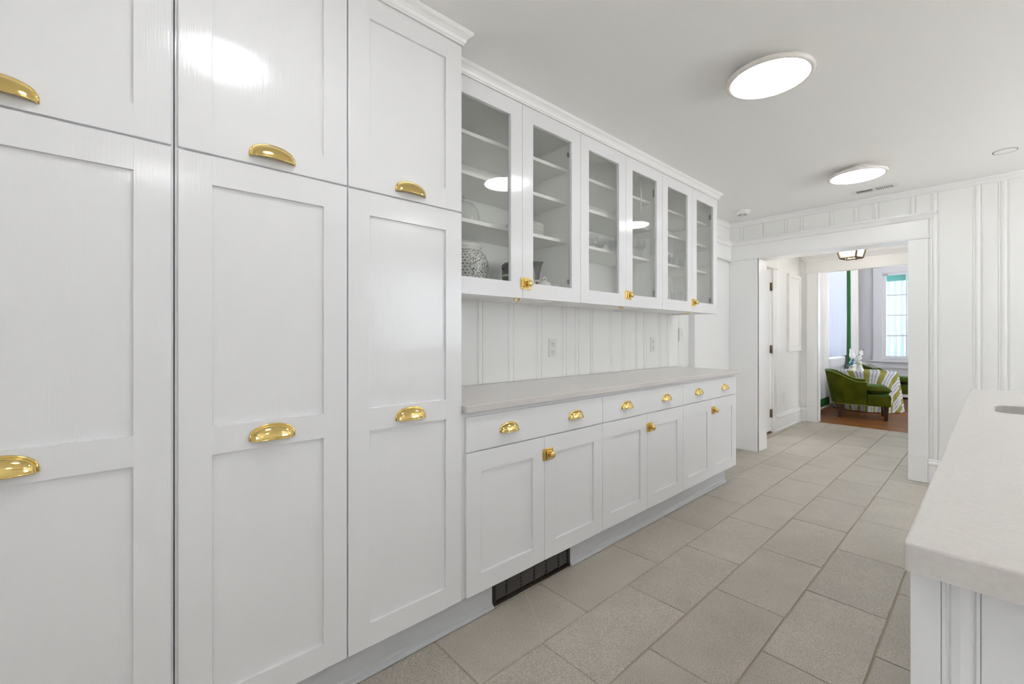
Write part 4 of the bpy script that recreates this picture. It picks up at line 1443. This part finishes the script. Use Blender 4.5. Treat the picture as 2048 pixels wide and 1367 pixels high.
# birds
def bird(x, y, h, face, body_mat, wing_mat, lab):
    """a porcelain bird on a mound: one lofted body with head, plus beak, wings, tail and base"""
    z0 = TZ + .0005
    t = thing('bird_figurine', lab, 'figurine', (x, y, z0), 'porcelain birds on the table')
    cf, sf = cos(face), sin(face)

    def P(f, s_, z):
        return (x + f * cf - s_ * sf, y + f * sf + s_ * cf, z0 + z)
    bh = h * .42
    put('base', MB().lathe([(.062, 0), (.060, .008), (.045, bh * .3), (.030, bh * .55), (.026, bh * .8), (.034, bh), (0, bh * 1.02)], x, y, z0, 20), M['porcelain'], t)
    put('leaf_cluster', MB().lathe([(.030, bh * .62), (.052, bh * .72), (.048, bh * .86), (.026, bh * .95)], x, y, z0, 9), M['cream_glaze'], t)
    k = h / .36
    body = [P(-.075 * k, 0, bh * .92), P(-.060 * k, 0, bh * 1.05), P(-.030 * k, 0, bh * 1.22), P(0, 0, bh * 1.48), P(.016 * k, 0, bh * 1.78), P(.020 * k, 0, bh * 2.02), P(.024 * k, 0, bh * 2.2), P(.034 * k, 0, bh * 2.32), P(.044 * k, 0, bh * 2.36)]
    rad = [.006, .022, .040, .047, .036, .026, .028, .020, .004]
    put('body', MB().tube(body, [r * k for r in rad], 14), body_mat, t)
    put('beak', MB().tube([P(.040 * k, 0, bh * 2.32), P(.056 * k, 0, bh * 2.29), P(.066 * k, 0, bh * 2.22)], [.008 * k, .006 * k, .001], 8), M['blue_glaze'], t)
    for sd_ in (-1, 1):
        w = [P(.018 * k, sd_ * .040 * k, bh * 1.72), P(-.010 * k, sd_ * .052 * k, bh * 1.50), P(-.055 * k, sd_ * .046 * k, bh * 1.22), P(-.095 * k, sd_ * .022 * k, bh * 1.0)]
        put('wing', MB().tube(w, [.010 * k, .022 * k, .017 * k, .003], 10), wing_mat, t)
    put('tail', MB().tube([P(-.060 * k, 0, bh * 1.05), P(-.095 * k, 0, bh * .86), P(-.125 * k, 0, bh * .66)], [.020 * k, .018 * k, .008 * k], 10), wing_mat, t)
    return t


bird(-1.490, 9.10, .355, radians(20), M['porcelain'], M['porcelain'], 'white porcelain bird figurine nearest the glass bowl, facing right')
bird(-1.605, 9.25, .355, radians(150), M['porcelain'], M['porcelain'], 'white porcelain bird figurine standing behind the blue bird')
bird(-1.565, 8.98, .20, radians(25), M['blue_glaze'], M['blue_glaze'], 'blue and white porcelain bird figurine at the left of the table')
# compote
cp = thing('compote', 'cut crystal footed bowl on the plaid table', 'bowl', (-1.295, 9.00, TZ))
put('foot', MB().lathe([(.060, 0), (.056, .006), (.014, .018), (.011, .045), (.022, .058)], -1.295, 9.00, TZ + .0005, 24), M['crystal'], cp)
put('bowl', MB().lathe([(0, .056), (.050, .062), (.095, .085), (.120, .110), (.135, .135), (.132, .136), (.112, .112), (.085, .090), (.04, .070), (0, .066)], -1.295, 9.00, TZ + .0005, 28), M['crystal'], cp)


# curtains
def curtain_mesh(xx, y0, y1, z0, z1, amp, waves, spread=0.0, n=60, ph=0.0, flare=0.0):
    """pleated cloth hanging along Y at x; double faced"""
    vs, fs = [], []
    m_ = 10
    xa_, xb_ = xx if isinstance(xx, tuple) else (xx, xx)
    for s_ in (0, 1):
        for j in range(m_ + 1):
            q = j / m_
            for i in range(n + 1):
                u = i / n
                x = xa_ + (xb_ - xa_) * u
                yy = y0 + (y1 - y0) * u + flare * (1 - q) * (u if flare > 0 else (1 - u))
                a_ = amp * (.7 + .5 * (1 - q))
                vs.append((x + a_ * sin(2 * pi * waves * u + ph + .4 * sin(3 * q)) + s_ * .003, yy, z0 + (z1 - z0) * q))
    k = n + 1
    o2 = (m_ + 1) * k
    for j in range(m_):
        for i in range(n):
            a_ = j * k + i
            fs.append((a_, a_ + 1, a_ + k + 1, a_ + k))
            fs.append((o2 + a_, o2 + a_ + k, o2 + a_ + k + 1, o2 + a_ + 1))
    return MB().add(vs, fs, True)


cz = 2.62
c1 = thing('curtain', 'white curtain with green hem at the near end of the window, behind the armchair', 'curtain', (-1.86, 8.68, 0), 'white floor-length curtains')
put('cloth', curtain_mesh(-1.905, 8.40, 9.06, .17, cz, .024, 6), M['curtain'], c1)
put('hem', curtain_mesh(-1.905, 8.40, 9.07, .035, .17, .027, 6), M['curtain_green'], c1, 'dark green hem band')
put('lining', curtain_mesh(-1.902, 8.38, 9.08, .004, .035, .029, 6), M['curtain'], c1)
c2 = thing('curtain', 'white curtain with a green edge stripe at the far window corner', 'curtain', (-1.86, 10.7, 0), 'white floor-length curtains')
put('cloth', curtain_mesh((-1.885, -1.825), 10.67, 11.0, .15, cz, .018, 3, flare=.05), M['curtain'], c2)
put('edge_stripe', curtain_mesh((-1.900, -1.888), 10.47, 10.66, .02, cz, .010, 1.5), M['curtain_green'], c2, 'green edge stripe')
put('hem', curtain_mesh((-1.885, -1.82), 10.67, 11.05, .02, .15, .02, 3), M['curtain_green'], c2, 'dark green hem band')
c3 = thing('sheer_curtain', 'pale bluish sheer curtain over the side window', 'curtain', (-1.90, 9.7, 0))
put('cloth', curtain_mesh(-1.91, 9.09, 10.45, .83, cz, .012, 11), M['sheer'], c3)
rod = thing('curtain_rod', 'white curtain rod above the dining room side window', 'rod', (-1.84, 9.8, 2.64))
put('pole', MB().tube([(-1.84, 8.3, 2.66), (-1.84, 11.05, 2.66)], .014, 10), M['trim'], rod)
for yy in (8.35, 9.7, 10.98):
    put('bracket', MB().box(DX + .0005, -1.835, yy - .012, yy + .012, 2.636, 2.65), M['trim'], rod)

# outdoor curtains seen through the back window
oc = thing('porch_curtain', 'pale teal porch curtain seen through the paned window', 'curtain', (-1.5, 12.2, 0))
def xcurtain(y, x0, x1, z0, z1, amp, waves, n=60):
    mb = curtain_mesh(y, x0, x1, z0, z1, amp, waves, n=n)
    mb.v = [(b, a, c) for a, b, c in mb.v]
    return mb
put('cloth', xcurtain(12.35, -1.62, -1.20, .1, 2.38, .03, 4), M['porch_linen'], oc)
put('edge_stripe', xcurtain(12.36, -1.20, -1.17, .1, 2.38, .008, 1, 12), M['teal_dark'], oc)
oc2 = thing('porch_curtain', 'pale green porch curtain at the right of the paned window', 'curtain', (-.9, 12.2, 0))
put('cloth', xcurtain(12.38, -1.15, -.30, .1, 2.38, .03, 7), M['porch_teal'], oc2)

# motion sensor and heater
ms = thing('motion_sensor', 'tiny white sensor high on the dining room back wall', 'sensor', (-1.86, DYB, 2.14))
put('housing', MB().box(-1.885, -1.835, DYB - .035, DYB, 2.15, 2.235, .006), M['plastic'], ms)
put('lens', MB().box(-1.877, -1.843, DYB - .041, DYB - .034, 2.165, 2.195, .004), M['cream_glaze'], ms)
hp = thing('baseboard_heater', 'low pale metal baseboard heater under the paned window', 'heater', (-.6, DYB, 0))
put('housing', MB().box(-1.28, .6, DYB - .065, DYB - .001, .035, .185, .006), M['grey_trim'], hp)
put('grille', MB().box(-1.27, .59, DYB - .0665, DYB - .064, .150, .165), M['slot'], hp)
put('foot', MB().box(-1.27, .59, DYB - .05, DYB - .002, 0.0, .035), M['black'], hp)  # black strip standing in for the shaded gap under the heater
